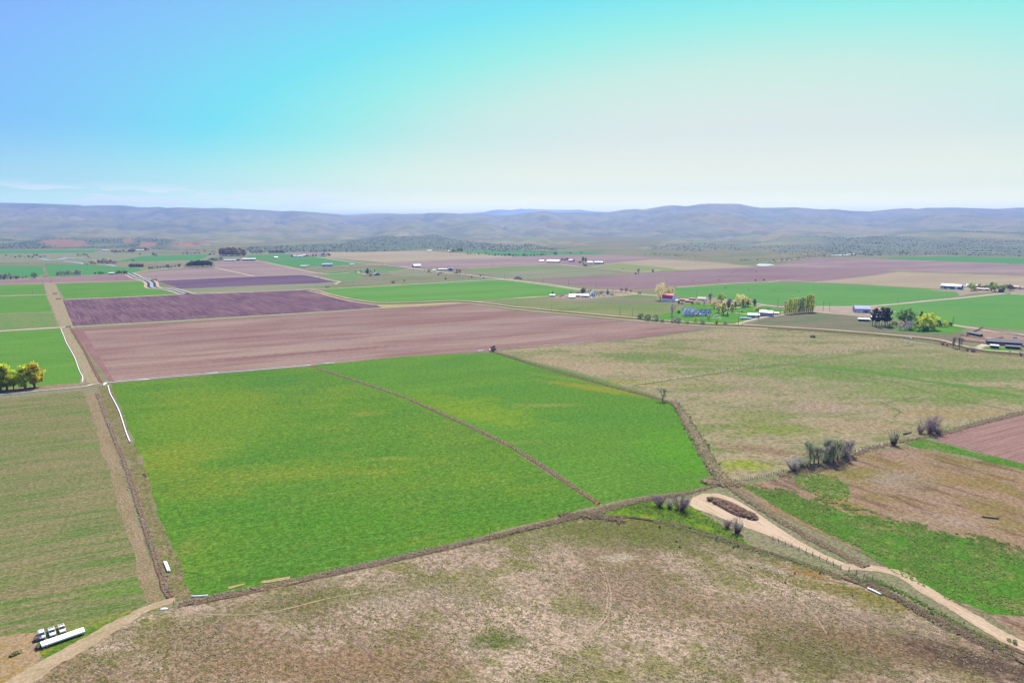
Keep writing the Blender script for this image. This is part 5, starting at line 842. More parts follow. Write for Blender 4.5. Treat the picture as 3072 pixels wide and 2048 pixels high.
def building(name, label, cat, x, y, w, d, wh, rh, rel, wall, roof, kind='gable', turn=False, opens=(), ov=.4, group=None, z=0.0, open_front=False):
    p = G(x, y); r_ = thing(name, p, facecam(p, rel), label, cat, group)
    L, Dp = (w, d) if not turn else (d, w)     # L = length along the ridge
    mb = MB(); pr = profile(kind, Dp, wh, rh)
    if open_front:
        t_ = .2; mb.box(-L / 2, L / 2, Dp - t_, Dp, 0, wh); n = max(2, int(L / 3.5))
        mb.box(-L / 2, -L / 2 + t_, Dp * .3, Dp - t_, 0, wh)
        for i in range(n + 1): q = -L / 2 + .15 + (L - .3) * i / n; mb.box(q - .12, q + .12, 0, .24, 0, wh)
    else: mb.prism([(a, b) for a, b in pr][::-1], -L / 2, L / 2)
    rm = roof_mesh(kind, L, Dp, wh, rh, ov)
    if turn: turned(mb, L, Dp); turned(rm, L, Dp)
    mb.build('wall', wall, r_); rm.build('roof', roof, r_)
    for o in opens: add_open(r_, o[0], o[1], o[2], o[3], o[4], o[5], w, d, o[6] if len(o) > 6 else None)
    return r_
def wins(n, w, z, ww=1.0, hh=1.2, face='F', off=0): return [('window', face, off + (i - (n - 1) / 2) * w, z, ww, hh) for i in range(n)]
B = building
# red roofed barn
r_ = B('barn', 'big white barn with a red gambrel roof at the farm beside the green pivot field', 'barn', 2000, 904, 18.5, 12, 4.6, 7.0, -34, wWhite, rRed, 'gambrel', opens=wins(6, 2.6, 1.2, .9, 1.0) + [('door', 'R', 6, 0, 3.2, 3.6, wDark), ('hayloft_door', 'R', 6, 6.2, 1.5, 1.8, wDark)])
l_ = MB(); l_.prism([(2.0, 0), (9.5, 0), (9.5, 3.4), (2.0, 3.4)], 9.26, 15); l_.v = [(a, b, (c if c < 1 else 3.9 - (a - 9.2) * .22)) for a, b, c in l_.v]; l_.build('lean_to', wWhite, r_)
l_ = MB(); l_.prism([(1.7, 0), (9.8, 0), (9.8, .14), (1.7, .14)], 9.27, 15.4); l_.v = [(a, b, c + 3.92 - (a - 9.2) * .22) for a, b, c in l_.v]; l_.build('lean_to_roof', rGrey, r_)
# white farmhouse, built of several gabled blocks
def farmhouse():
    p = G(2068, 948); r_ = thing('farmhouse', p, facecam(p, 12), 'large two storey white farmhouse with many steep grey gables on a bright lawn', 'house')
    wl = MB(); rf = MB()
    def block(x0, w, y0, d, wh, rh, turn=False, z0=0):
        a = MB(); a.prism(profile('gable', d if not turn else w, wh, rh)[::-1], -(w if not turn else d) / 2, (w if not turn else d) / 2)
        b = roof_mesh('gable', w if not turn else d, d if not turn else w, wh, rh, .45)
        if turn: turned(a, d, w); turned(b, d, w)
        for s, t_ in ((a, wl), (b, rf)): t_.add([(v[0] + x0, v[1] + y0, v[2] + z0 * (1 if v[2] > .1 or z0 else 0)) for v in s.v], s.f)
    block(0, 15, 0, 9.5, 6.0, 4.6); block(-4.6, 5.6, -1.6, 8, 6.3, 3.6, True); block(4.4, 5.0, -3.4, 8, 5.2, 3.2, True); block(-.2, 3.4, -.6, 6, 6.6, 2.6, True)
    block(11.2, 7.6, 1.2, 7.5, 3.4, 4.2); block(11.2, 3.0, .2, 4, 4.6, 1.8, True)
    block(21.5, 13.2, 1.6, 7.6, 3.6, 4.8); block(18.6, 3.6, 1.3, 5, 4.6, 2.6, True); block(24.4, 3.6, 1.3, 5, 4.6, 2.6, True)
    wl.build('wall', wWhite, r_); rf.build('roof', rSlate, r_)
    for (u, z, w, h, yf) in ((-5.8, .9, 1.2, 1.6, -1.6), (-3.5, .9, 1.2, 1.6, -1.6), (-4.6, 4.0, 1.5, 1.5, -1.6), (-4.6, 6.9, .9, 1.0, -1.6), (-.2, 4.2, 1.4, 1.5, -.6), (-1, .9, 1.1, 1.6, -.6), (3.6, .8, 1.1, 1.8, -3.4), (5.3, .8, 1.1, 1.8, -3.4), (3.6, 3.4, 1.1, 1.5, -3.4), (5.3, 3.4, 1.1, 1.5, -3.4), (11.2, 3.2, 1.4, 1.5, .2), (10, .8, 1.2, 1.5, 1.2), (18.6, 3.6, 2.0, 2.0, 1.3), (24.4, 3.6, 2.0, 2.0, 1.3), (26.8, 1, 1.1, 1.2, 1.6)):
        m_ = MB(); m_.box(u - w / 2, u + w / 2, yf - .05, yf - .01, z, z + h, 0); m_.box(u - w / 2 - .12, u + w / 2 + .12, yf - .07, yf - .01, z + h, z + h + .14, 1); m_.box(u - w / 2 - .12, u + w / 2 + .12, yf - .07, yf - .01, z - .12, z, 1); m_.build('window', [glass, trim], r_)
    for u in (20.2, 22.9): m_ = MB(); m_.box(u - 1.15, u + 1.15, 1.52, 1.59, 0, 2.4); m_.build('garage_door', wDark, r_)
    m_ = MB(); m_.box(.9, 1.9, -.06, -.01, 0, 2.2); m_.build('door', wBlue, r_)
    pr = MB(); pr.box(7.2, 15.2, -1.6, 1.18, 2.9, 3.1); [pr.box(q, q + .2, -1.5, -1.3, 0, 2.9) for q in (7.4, 10, 12.6, 14.8)]; pr.build('porch', trim, r_)
    ch = MB(); ch.box(-1.6, -.6, 5.2, 6.2, 9.0, 11.4); ch.build('chimney', wTan, r_)
farmhouse()
B('cottage', 'small white cottage with a tan roof below the pivot field', 'house', 2104, 902, 13, 8, 3.2, 2.2, -16, wWhite, rTan, opens=wins(3, 3.4, 1.0) + [('door', 'F', 2, 0, 1, 2.1, door_m)])
for i, (x, y, w, l) in enumerate([(2052, 903, 13, 'long low brown stock shed nearest the red barn'), (2065, 907, 12, 'front one of the low rusty stock sheds beside the cottage'), (2075, 900, 9, 'rear rusty stock shed beside the cottage')]):
    B('stock_shed', l, 'shed', x, y, w, 4.5, 2.2, .7, -20, wBrown, rBrown, 'lean', open_front=True)
B('metal_shed', 'smaller grey shed with a bright metal roof beyond the lawn', 'shed', 2261, 953, 14, 8, 3.6, 1.6, 8, wGrey, rWhite, opens=[('door', 'F', 3, 0, 3, 2.8, door_m)])
B('metal_shed', 'larger grey violet shed right of the bright roofed one', 'shed', 2296, 948, 16, 10, 4.8, 2.0, -12, wViolet, rGrey, opens=[('door', 'F', -4, 0, 1.4, 2.4, wRed)])
B('small_shed', 'little red shed with a pale roof left of the poplars', 'shed', 2327, 944, 7, 4, 2.4, .7, 0, wRed, rWhite, opens=[('door', 'F', 0, 0, 1.6, 1.9, wDark)])
B('lean_shelter', 'low dark green lean-to shelter on the lawn in front of the bright roofed shed', 'shelter', 2237, 958, 13, 3.5, 1.3, .9, 6, wTeal, wTeal, 'lean', open_front=True)
B('workshop', 'large violet blue workshop with garage doors beside the pale yard', 'workshop', 2588, 938, 19, 14, 5.2, 3.6, 14, wViolet, rViolet, opens=[('garage_door', 'F', -6.4, 0, 3.4, 3.2, trim), ('garage_door', 'F', -2.2, 0, 3.4, 3.2, trim), ('door', 'F', 4, 0, 3.4, 2.8, wDark), ('window', 'L', 7, 1.5, 1.4, 1.2)])
B('carport', 'open carport with a white roof left of the dark pines', 'carport', 2592, 964, 13, 8, 2.8, 1.0, 4, wGrey, rWhite, 'gable', open_front=True)
B('carport', 'second white roofed shelter half hidden behind the dark pines', 'carport', 2634, 959, 15, 7, 3.0, 1.0, 4, wGrey, rWhite, 'gable', open_front=True)
B('bungalow', 'bungalow with a faded pink roof among the garden trees', 'house', 2744, 979, 17, 10, 2.8, 2.6, 8, wWhite, rPink, opens=wins(3, 4, 1.0))
B('garden_shed', 'tiny white shed between the golden tree and the dark bush', 'shed', 2803, 977, 4.5, 3, 2.3, .7, 0, wWhite, rWhite, opens=[('door', 'F', 0, 0, 1, 1.8, door_m)])
B('cattle_shed', 'long black cattle shed with a sagging dark roof at the right edge', 'shed', 3017, 1036, 30, 10, 3.0, 1.6, 10, wDark, rDark, 'lean', open_front=True)
B('cattle_shed', 'narrow dark feed shelter along the left side of the corral', 'shed', 2918, 1006, 18, 4, 2.2, .8, -48, wDark, rDark, 'lean', open_front=True)
B('cattle_shed', 'low dark shelter in front of the long black cattle shed', 'shed', 3040, 1047, 12, 5, 2.2, .8, 8, wDark, rDark, 'lean', open_front=True)
B('pump_house', 'small dark shed with a bright white roof on the green patch by the corral', 'shed', 2984, 1045, 6.4, 5, 2.6, .5, 8, wDark, rWhite, 'lean', opens=[('door', 'F', 1, 0, 1, 2, wBrown)])
B('metal_shed', 'blue machine shed with a bright white roof at the north east farm', 'shed', 2851, 867, 32, 16, 5.6, 3.0, -14, wBlue, rWhite, opens=[('door', 'F', 9, 0, 4.5, 4.4, trim), ('door', 'F', -9, 0, 4, 3.6, wDark)])
B('farm_house', 'brown house with a pale roof behind the leafy tree at the north east farm', 'house', 2914, 861, 17, 9, 3.2, 2.2, 0, wBrown, rWhite, opens=wins(3, 4, 1))
B('low_shed', 'low dark violet shed with a tan roof at the north east farm', 'shed', 2944, 871, 22, 8, 2.6, 1.6, 5, wDark, rTan, opens=wins(4, 4, 1))
B('low_shed', 'small black shed under the dark green tree at the north east farm', 'shed', 3003, 876, 8, 5, 2.4, .8, 0, wDark, rDark, opens=[('window', 'F', 0, 1, 1.2, .8, trim)])
B('farm_house', 'brown house near the right edge of the north east farm', 'house', 3046, 866, 10, 8, 3.2, 2.4, 0, wBrown, rTan, opens=wins(2, 3, 1))
B('mobile_home', 'low mobile home right of the blue machine shed', 'mobile home', 2888, 862, 13, 4, 2.5, .6, 0, wWhite, rWhite, opens=wins(3, 3, 1))
B('farm_house', 'small two storey white farmhouse with gables among the parked cars', 'house', 1780, 889, 9, 8, 5.0, 3.2, 10, wWhite, rSlate, turn=True, opens=wins(2, 3, 1, 1.1, 1.5) + wins(2, 3, 3.4, 1.1, 1.3))
B('low_shed', 'blue grey shed left of the small white farmhouse', 'shed', 1755, 892, 12, 7, 3.0, 1.8, 0, wGrey, rGrey, opens=[('door', 'F', 0, 0, 2.4, 2.4, wDark)])
B('low_shed', 'long pale shed at the left side of the small farmyard', 'shed', 1724, 890, 18, 6, 2.6, 1.4, 0, wGrey, rWhite, opens=wins(4, 4, 1))
B('low_shed', 'lowest pale violet shed in front of the long pale one', 'shed', 1716, 894, 10, 5, 2.2, .9, 0, wViolet, rGrey, opens=[('door', 'F', 0, 0, 1.4, 1.8, wDark)])
B('small_shed', 'little white roofed shed under the conifer at the field corner', 'shed', 1657, 890, 8, 5, 2.6, .9, 0, wGrey, rWhite, opens=[('door', 'F', 1, 0, 1.4, 2, wDark)])
B('far_barn', 'far barn with a wide white roof beside the dark clump of trees', 'barn', 1658, 788, 38, 22, 4.0, 4.5, -12, wBrown, rWhite, opens=[('door', 'F', 0, 0, 5, 3.4, wDark)])
B('far_shed', 'small far shed left of the wide white roofed barn', 'shed', 1625, 785, 14, 8, 3, 1.5, 0, wDark, rWhite, opens=[('door', 'F', 0, 0, 3, 2.4, wBrown)])
B('far_house', 'far white house right of the dark clump of trees', 'house', 1713, 785, 14, 9, 4, 3, 0, wDark, rWhite, opens=wins(2, 4, 1))
B('far_shed', 'left one of the two far blue sheds right of the green trees', 'shed', 1770, 791, 16, 9, 4.2, 2.2, 10, wBlue, rGrey, opens=[('door', 'F', 0, 0, 3, 3, wDark)])
B('far_shed', 'right one of the two far blue sheds, with a teal wall', 'shed', 1795, 792, 26, 12, 4.6, 3.4, -18, wTeal, rGrey, opens=[('door', 'F', 5, 0, 3, 3, wDark)])
B('machine_shed', 'long shed with a bright white roof and a dark gable by the paved road', 'shed', 1253, 802, 22, 12, 4, 5, 26, wGrey, rWhite, opens=[('door', 'L', 6, 0, 5, 3.6, wDark)])
B('low_shed', 'small white sheds left of the long low one by the road', 'shed', 1303, 813, 8, 5, 3, 1, 0, wWhite, rWhite, opens=[('door', 'F', 0, 0, 1.6, 2, wDark)])
B('low_shed', 'long low white roofed shed left of the blue gabled barn', 'shed', 1328, 810, 22, 6, 2.6, 1, 0, wGrey, rWhite, opens=wins(5, 4, .8))
B('barn', 'blue grey barn with a wide gable facing the pasture', 'barn', 1352, 812, 13, 12, 4.4, 3.2, 0, wTeal, rSlate, turn=True, opens=[('door', 'F', 0, 0, 4, 3.4, wDark)])
B('farm_house', 'small house with a blue roof at the end of the cypress lane', 'house', 1132, 826, 13, 9, 2.8, 3.2, 14, wTeal, rSlate, turn=True, opens=[('window', 'F', -2, 1, 1.4, 1.2), ('window', 'F', 2, 1, 1.4, 1.2)])
B('long_barn', 'long grey livestock barn with a rounded pale roof in the far green field', 'barn', 982, 799, 28, 12, 4.2, 3.6, 0, rGrey, rGrey, 'gambrel', opens=[('door', 'F', -9, 0, 3, 3, wDark)])
B('far_house', 'low grey house left of the long grey barn', 'house', 910, 801, 14, 9, 2.8, 1.8, 0, wViolet, rGrey, opens=wins(3, 3.4, .8))
B('far_shed', 'small dark shed at the near end of the far grey house', 'shed', 924, 800, 8, 5, 2.6, 1.2, 0, wDark, rWhite, opens=[('door', 'F', 0, 0, 2, 2, wBrown)])
B('far_shed', 'small dark roofed shed right of the long grey barn', 'shed', 1056, 796, 13, 6, 2.6, 1.2, 0, wTeal, rWhite, opens=wins(3, 3, .8))
B('far_shed', 'dark hump roofed shed at the left corner of the far green field', 'shed', 829, 775, 13, 9, 3, 3, 20, wDark, rGrey, opens=[('door', 'F', 0, 0, 3, 2.4, wBrown)])
B('far_shed', 'first white shed from the left at the top of the far green field', 'shed', 884, 771, 14, 8, 4, 2, 0, wWhite, rWhite, opens=[('door', 'F', 0, 0, 3, 3, wDark)])
B('far_shed', 'second and widest white shed at the top of the far green field', 'shed', 901, 771, 18, 9, 4, 2.4, 0, wWhite, rWhite, opens=[('door', 'F', 0, 0, 3, 3, wDark)])
B('far_house', 'third pale building from the left at the top of the far green field', 'house', 914, 769, 12, 8, 4, 2.4, 0, wGrey, rWhite, opens=wins(3, 3, 1))
B('long_barn', 'long low barn with a white roof on the brown rise right of the dark grove', 'barn', 747, 782, 40, 14, 4.6, 3.4, -8, wBrown, rWhite, opens=[('door', 'F', 8, 0, 4, 3.4, wDark)])
B('far_shed', 'long low violet shed left of the long white roofed barn', 'shed', 690, 783, 36, 9, 3, 1.6, -6, wViolet, rGrey, 'lean', opens=[('door', 'F', 8, 0, 4, 2.4, wDark)])
B('far_shed', 'dark little shed between the violet shed and the long barn', 'shed', 714, 782, 12, 7, 3.4, 1.8, 0, wDark, rDark, opens=[('door', 'F', 0, 0, 3, 2.4, wBrown)])
B('far_house', 'small white house in the grey green clump between the groves', 'house', 657, 781, 8, 7, 3.2, 2, 0, wWhite, rWhite, opens=wins(2, 3, 1))
B('farm_shed', 'small farm shed with a white roof by the canal bend', 'shed', 335, 823, 11, 7, 2.8, 1.6, 0, wBrown, rWhite, opens=[('door', 'F', 0, 0, 2.6, 2.2, wDark)])
B('far_shed', 'long white roofed shed under the red bluffs', 'shed', 421, 752, 34, 10, 3, 2, 0, wTeal, rWhite, opens=[('door', 'F', 0, 0, 4, 2.4, wDark)])
B('far_shed', 'small white roofed shed on the valley side left of the creek trees', 'shed', 316, 752, 24, 9, 2.6, 1.8, 0, wTeal, rWhite, opens=[('door', 'F', 0, 0, 3, 2.2, wDark)])
B('far_shed', 'white roofed shed alone under the hills above the tan field', 'shed', 1288, 754, 24, 10, 3, 2, 0, wDark, rWhite, opens=[('door', 'F', 0, 0, 3, 2.4, wBrown)])
B('far_house', 'pale roofed house left of the green trees under the hills', 'house', 1349, 756, 14, 9, 3, 2, 0, wDark, rWhite, opens=wins(2, 4, 1))
# ---------------------------------------------------------------- power poles
def mk_pole(h=10.5):
    a = MB(); a.rod((0, 0, 0), (0, 0, h), .2, .12, 8); m1 = mesh_of(a, 'pole', wood)
    a = MB(); a.box(-1.2, 1.2, -.16, -.02, h - .75, h - .6); m2 = mesh_of(a, 'crossarm', wood)
    a = MB(); [a.rod((q, -.09, h - .6), (q, -.09, h - .35), .05, .035, 6) for q in (-1.1, -.45, .45, 1.1)]; m3 = mesh_of(a, 'insulator', trim)
    return m1, m2, m3
PM = mk_pole()
def pole(x, y, hp, rz, label, group):
    p = G(x, y); h = hp * mpp(y) / math.cos(math.atan2(CAMH, p.length)); r_ = thing('power_pole', p, rz, label, 'power pole', group); s = h / 10.5; r_.scale = (s, s, s)
    for nm, me in zip(('pole', 'crossarm', 'insulator'), PM): link(bpy.data.objects.new(nm, me), r_)
LINES = [('along the paved road behind the small farm', ROWB, [(1477, 799, 15), (1513, 837, 18), (1561, 841, 18), (1587, 835, 12), (1630, 848, 15), (1706, 857, 21), (1789, 864, 16), (1839, 876, 15), (1880, 866, 13)]),
         ('along the far road past the sheds', ROWB, [(1140, 814, 7), (1226, 802, 10), (1272, 810, 10), (1350, 841, 10), (1396, 825, 14), (1451, 831, 14), (1475, 833, 10), (1563, 792, 9)]),
         ('across the far left fields', ROWA, [(98, 882, 16), (127, 850, 16), (153, 850, 18), (351, 842, 13), (468, 842, 15), (636, 837, 13), (787, 830, 13), (917, 825, 11), (926, 867, 9), (950, 864, 9), (1060, 859, 16), (1213, 851, 13), (1047, 815, 9)]),
         ('beside the canal and the meadow', ROWA, [(1626, 927, 14), (1655, 932, 20), (1860, 946, 25), (1897, 949, 24)]),
         ('around the white farmhouse and grey sheds', ROWA, [(2089, 892, 20), (2215, 975, 40), (2226, 976, 24), (2275, 960, 38), (2333, 921, 27), (2340, 948, 22), (2469, 933, 29), (2488, 932, 27)]),
         ('along the road through the bright green fields', ROWA, [(2693, 910, 21), (2856, 976, 22), (2859, 979, 31), (2861, 891, 10)])]
for desc, rz, lst in LINES:
    for i, (x, y, h) in enumerate(sorted(lst)):
        pole(x, y, h, rz, '%s power pole from the left %s' % (ORD[i], desc), 'power poles ' + desc)
# ---------------------------------------------------------------- fences
def fence(label, pts, n, h=1.3, pr=.09, wires=(.4, .8, 1.15), rails=False, mat=None, name='wire_fence', tilt=.06):
    w = densify([G(*p) for p in pts], 2.0); o = w[0]; r_ = thing(name, o, 0, label, 'fence'); mat = mat or wood
    L = [0]
    for a, b in zip(w[:-1], w[1:]): L.append(L[-1] + (b - a).length)
    me = MB(); me.rod((0, 0, -.2), (0, 0, h), pr, pr * .85, 6); pm = mesh_of(me, 'post', mat)
    def at(s):
        k = min(len(w) - 2, max(0, int(np.searchsorted(L, s)) - 1)); return w[k].lerp(w[k + 1], (s - L[k]) / max(1e-6, L[k + 1] - L[k])) - o
    tops = []
    for i in range(n):
        s = L[-1] * i / (n - 1); q = at(s); c = link(bpy.data.objects.new('post', pm), r_); c.location = q; c.rotation_euler = (random.gauss(0, tilt), random.gauss(0, tilt), 0); c.scale = (1, 1, random.uniform(.85, 1.15)); tops.append(q)
    for z in wires:
        a = MB()
        for p, q in zip(tops[:-1], tops[1:]):
            if rails:
                d = (q - p).normalized(); nn = Vector((-d.y, d.x, 0)) * .04; a.add([p + nn + Vector((0, 0, z - .09)), q + nn + Vector((0, 0, z - .09)), q + nn + Vector((0, 0, z + .09)), p + nn + Vector((0, 0, z + .09)), p - nn + Vector((0, 0, z - .09)), q - nn + Vector((0, 0, z - .09)), q - nn + Vector((0, 0, z + .09)), p - nn + Vector((0, 0, z + .09))], [(0, 1, 2, 3), (7, 6, 5, 4), (3, 2, 6, 7), (0, 4, 5, 1)])
            else: a.rod(p + Vector((0, 0, z)), q + Vector((0, 0, z)), .015, .015, 3)
        a.build('rail' if rails else 'wire', mat if rails else steel, r_)
fence('fence with dark close set posts between the ploughed field and the dry pasture', [(1484, 1052), (1536, 1044), (1700, 1033), (1900, 1018), (2130, 987)], 100, 1.6, .2)
fence('post and wire fence crossing the dry pasture towards the bare trees at the right', [(1912, 1153), (2060, 1132), (2230, 1104), (2330, 1090), (2480, 1062), (2620, 1042), (2740, 1030)], 46, 1.7, .17)
fence('wire fence from the bramble ditch to the bare grove', [(2195, 1448), (2260, 1436), (2350, 1416)], 30, 1.4, .13)
fence('wire fence between the bare grove and the lone vase shaped tree', [(2556, 1358), (2610, 1343), (2672, 1330)], 12, 1.5, .12)
fence('fence with many thin posts along the upper edge of the red ploughed field', [(2824, 1296), (2950, 1262), (3072, 1234), (3300, 1180)], 44, 1.5, .1)
fence('wobbly post fence along the lower edge of the sandy dirt road', [(2318, 1616), (2331, 1622), (2391, 1647), (2426, 1661), (2443, 1669), (2501, 1695), (2532, 1708), (2562, 1720), (2582, 1730), (2616, 1743)], 15, 1.7, .12, tilt=.14)
fence('short dark post fence at the left end of the meadow by the canal', [(1450, 906), (1500, 900), (1540, 896)], 24, 1.8, .2)
fence('line of dark posts in the meadow above the canal road', [(1678, 934), (1700, 931), (1725, 927), (1748, 922)], 13, 1.8, .2)
fence('white rail fence between the barn and the stock sheds', [(2018, 899), (2050, 898), (2080, 898)], 14, 1.3, .1, (.5, .9, 1.25), True, trim, 'rail_fence')
fence('dark board fence on the left side of the corral', [(2899, 1009), (2915, 1002), (2930, 994), (2947, 986)], 26, 2.6, .16, (.5, 1.1, 1.7, 2.3), True, wDark, 'board_fence')
fence('board fence along the road side of the corral', [(2947, 987), (3000, 997), (3072, 1010), (3150, 1022)], 40, 1.7, .12, (.5, 1.0, 1.5), True, None, 'board_fence')
fence('inner board fence dividing the corral pens', [(2880, 1008), (2920, 1013), (2975, 1022), (2990, 1018), (3010, 1014)], 34, 1.8, .12, (.5, 1.0, 1.5), True, None, 'board_fence')
fence('board fence along the front of the corral', [(2878, 1022), (2930, 1028), (2975, 1032)], 26, 1.8, .12, (.5, 1.0, 1.5), True, wDark, 'board_fence')
S('pen_ground', [(2882, 1010), (2947, 987), (3072, 1010), (3180, 1028), (3060, 1030), (2975, 1031), (2880, 1022)], gmat('trampled_soil', C(168, 138, 134), [(C(158, 146, 120), 12, .5, .1, .7, 2), (C(184, 160, 146), 6, .56, .08, .6, 2)], grain=((1.2, .12),)))
S('concrete_apron', [(2915, 1046), (2945, 1032), (2972, 1036), (2940, 1046)], mConc)
# ---------------------------------------------------------------- pipes and ditch linings
def pipe(label, pts, r=.2, name='irrigation_pipe', z=None, mat=None, group=None, cat='pipe', n=8, step=6):
    w = densify(catmull([G(*p) for p in pts]), step); o = w[0]; z = r if z is None else z; mb = MB(); V = []
    for i, p in enumerate(w):
        d = (w[min(i + 1, len(w) - 1)] - w[max(0, i - 1)]).normalized(); nr = Vector((-d.y, d.x, 0))
        V += [p - o + nr * math.cos(q) * r + Vector((0, 0, z + math.sin(q) * r + .13)) for q in [2 * math.pi * k / n for k in range(n)]]
    mb.add(V, [(i * n + k, i * n + (k + 1) % n, (i + 1) * n + (k + 1) % n, (i + 1) * n + k) for i in range(len(w) - 1) for k in range(n)] + [tuple(range(n - 1, -1, -1)), tuple(range(len(V) - n, len(V)))])
    ob = mb.build(name, mat or pvc, None, True); ob.location = o; return tag(ob, label, cat, group)
pipe('long white irrigation pipe from the left edge to the track crossing', [(-300, 1213), (0, 1185), (120, 1173), (240, 1162), (278, 1154), (300, 1151)], .24)
pipe('long white irrigation pipe along the top of the green hay field', [(312, 1150), (340, 1147), (600, 1124), (800, 1108), (933, 1096)], .24)
pipe('short white pipe beyond the end of the long one at the hay field ditch', [(948, 1094), (1001, 1089)], .24)
pipe('second white pipe lying double beside the long one, nearer the track', [(405, 1142), (448, 1138)], .24); pipe('white pipe lying double beside the long one, further from the track', [(615, 1122), (653, 1118)], .24)
pipe('curving white pipe running down the left corner of the hay field', [(324, 1158), (331, 1182), (345, 1208), (358, 1235), (369, 1268), (380, 1302), (390, 1326)], .27)
pipe('white concrete edged curve beside the left green field and the lane', [(182, 986), (192, 1010), (200, 1030), (216, 1058), (226, 1078), (238, 1112), (248, 1132), (247, 1146)], .24)
pipe('left one of two short white pipes at the track crossing', [(309, 1157), (315, 1150)], .3); pipe('right one of two short white pipes at the track crossing', [(313, 1157), (319, 1149)], .3)
pipe('left one of two thick white pipes lying by the lower ditch', [(493, 1687), (504, 1716)], .3); pipe('right one of two thick white pipes lying by the lower ditch', [(498, 1687), (510, 1716)], .3)
pipe('thin pale pipe lying at the bottom corner of the hay field', [(574, 1790), (600, 1789), (624, 1787)], .2); pipe('lone white pipe lying in the pasture below the dirt road', [(2602, 1766), (2622, 1775), (2642, 1785)], .26)
pipe('white pipe lying at the far tip of the hay field near the evergreen', [(1426, 1055), (1450, 1053)], .4); pipe('white headgate bar beside the dark evergreen bush', [(1468, 1053), (1471, 1048)], .5, 'headgate')
pipe('pale pipe beside the road near the corral', [(2700, 1018), (2750, 1029), (2800, 1032)], .12); pipe('rusty plank lying on the bank below the hay field', [(1553, 1583), (1564, 1590)], .18, 'plank', None, wRed, None, 'plank'); pipe('dark log lying in the weedy field at the right', [(2945, 1551), (2996, 1557)], .3, 'log', None, wood, None, 'log')
pipe('fallen dark log between the two lone bare trees', [(2710, 1304), (2733, 1298)], .4, 'log', None, wood, None, 'log')
# posts by the lower left corner
for (x, y, h, l, tl) in [(522, 1813, 13, 'rusty gate post standing in the track at the ditch end', 0), (552, 1805, 8, 'short dark post beside the ditch end', 0), (1467, 1617, 38, 'tall thin leaning pole on the ditch bank below the hay field', .16)]:
    p = G(x, y); hh = h * mpp(y) / .88; a = MB(); a.rod((0, 0, 0), (hh * math.sin(tl), 0, hh), .11, .08, 8); o = a.build('post', wood if h > 8 else wDark); o.location = p; tag(o, l, 'post')
# ---------------------------------------------------------------- vehicles
def wheel(r_, x, y, r, w=.25):
    a = MB(); a.rod((x - w / 2, y, r), (x + w / 2, y, r), r, r, 16); t_ = a.build('wheel', black, r_); a = MB(); a.rod((x - w / 2 - .02, y, r), (x + w / 2 + .02, y, r), r * .55, r * .55, 12); a.build('rim', steel, t_)
def loft(mb, secs, mi=0):                     # boxes with shaped sections: (y, half width, z0, z1)
    V = [v for (y, hw, z0, z1) in secs for v in ((-hw, y, z0), (hw, y, z0), (hw * .93, y, z1), (-hw * .93, y, z1))]
    n = len(secs); mb.add(V, [(i * 4 + k, i * 4 + (k + 1) % 4, (i + 1) * 4 + (k + 1) % 4, (i + 1) * 4 + k) for i in range(n - 1) for k in range(4)] + [(3, 2, 1, 0), (n * 4 - 4, n * 4 - 3, n * 4 - 2, n * 4 - 1)], mi)
def vehicle(x, y, rel, label, paint, kind='pickup', group=None, L=5.4, s=1.0, wp=None):
    p = wp or G(x, y); r_ = thing({'pickup': 'pickup_truck', 'car': 'parked_car', 'van': 'van'}[kind], p, facecam(p, rel), label, {'pickup': 'pickup', 'car': 'car', 'van': 'van'}[kind], group); r_.scale = (s, s, s)
    a = MB()
    if kind == 'pickup': loft(a, [(0, .85, .55, .95), (.15, .95, .42, 1.05), (1.5, .98, .4, 1.15), (3.3, .98, .4, 1.15), (3.35, .98, .4, 1.2), (5.3, .96, .45, 1.2), (5.35, .94, .5, 1.15)]); a.build('body', paint, r_); a = MB(); loft(a, [(1.35, .86, 1.16, 1.17), (1.95, .80, 1.16, 1.82), (3.05, .80, 1.16, 1.85), (3.3, .84, 1.16, 1.3)]); a.build('cab', glass, r_); a = MB(); a.box(-.72, .72, 1.98, 3.0, 1.84, 1.88); a.build('cab_roof', paint, r_); a = MB(); a.box(-.78, .78, 3.5, 5.15, 1.19, 1.215); a.build('bed', wDark, r_)
    elif kind == 'car': loft(a, [(0, .75, .5, .8), (.2, .88, .35, .88), (1.3, .9, .32, .98), (3.4, .9, .32, 1.0), (4.3, .86, .4, .95), (4.4, .8, .5, .85)]); a.build('body', paint, r_); a = MB(); loft(a, [(1.15, .8, .98, .99), (1.8, .7, .98, 1.4), (3.1, .7, .98, 1.42), (3.8, .78, .98, 1.05)]); a.build('cabin', glass, r_); a = MB(); a.box(-.62, .62, 1.85, 3.05, 1.41, 1.44); a.build('car_roof', paint, r_)
    else: loft(a, [(0, .9, .5, 1.1), (.7, 1.0, .4, 1.3), (1.2, 1.0, .4, 2.2), (5.2, 1.0, .4, 2.3), (5.3, .98, .5, 2.2)]); a.build('body', paint, r_); a = MB(); a.box(-.8, .8, .82, .86, 1.35, 1.9); a.build('windscreen', glass, r_)
    for yy in (1.0, 4.3 if kind != 'car' else 3.6):
        for sx_ in (-.86, .86): wheel(r_, sx_, yy, .38 if kind != 'car' else .32)
    for sx_ in (-.62, .62): a = MB(); a.box(sx_ - .16, sx_ + .16, -.02, .04, .68, .84); a.build('headlight', trim, r_)
    return r_
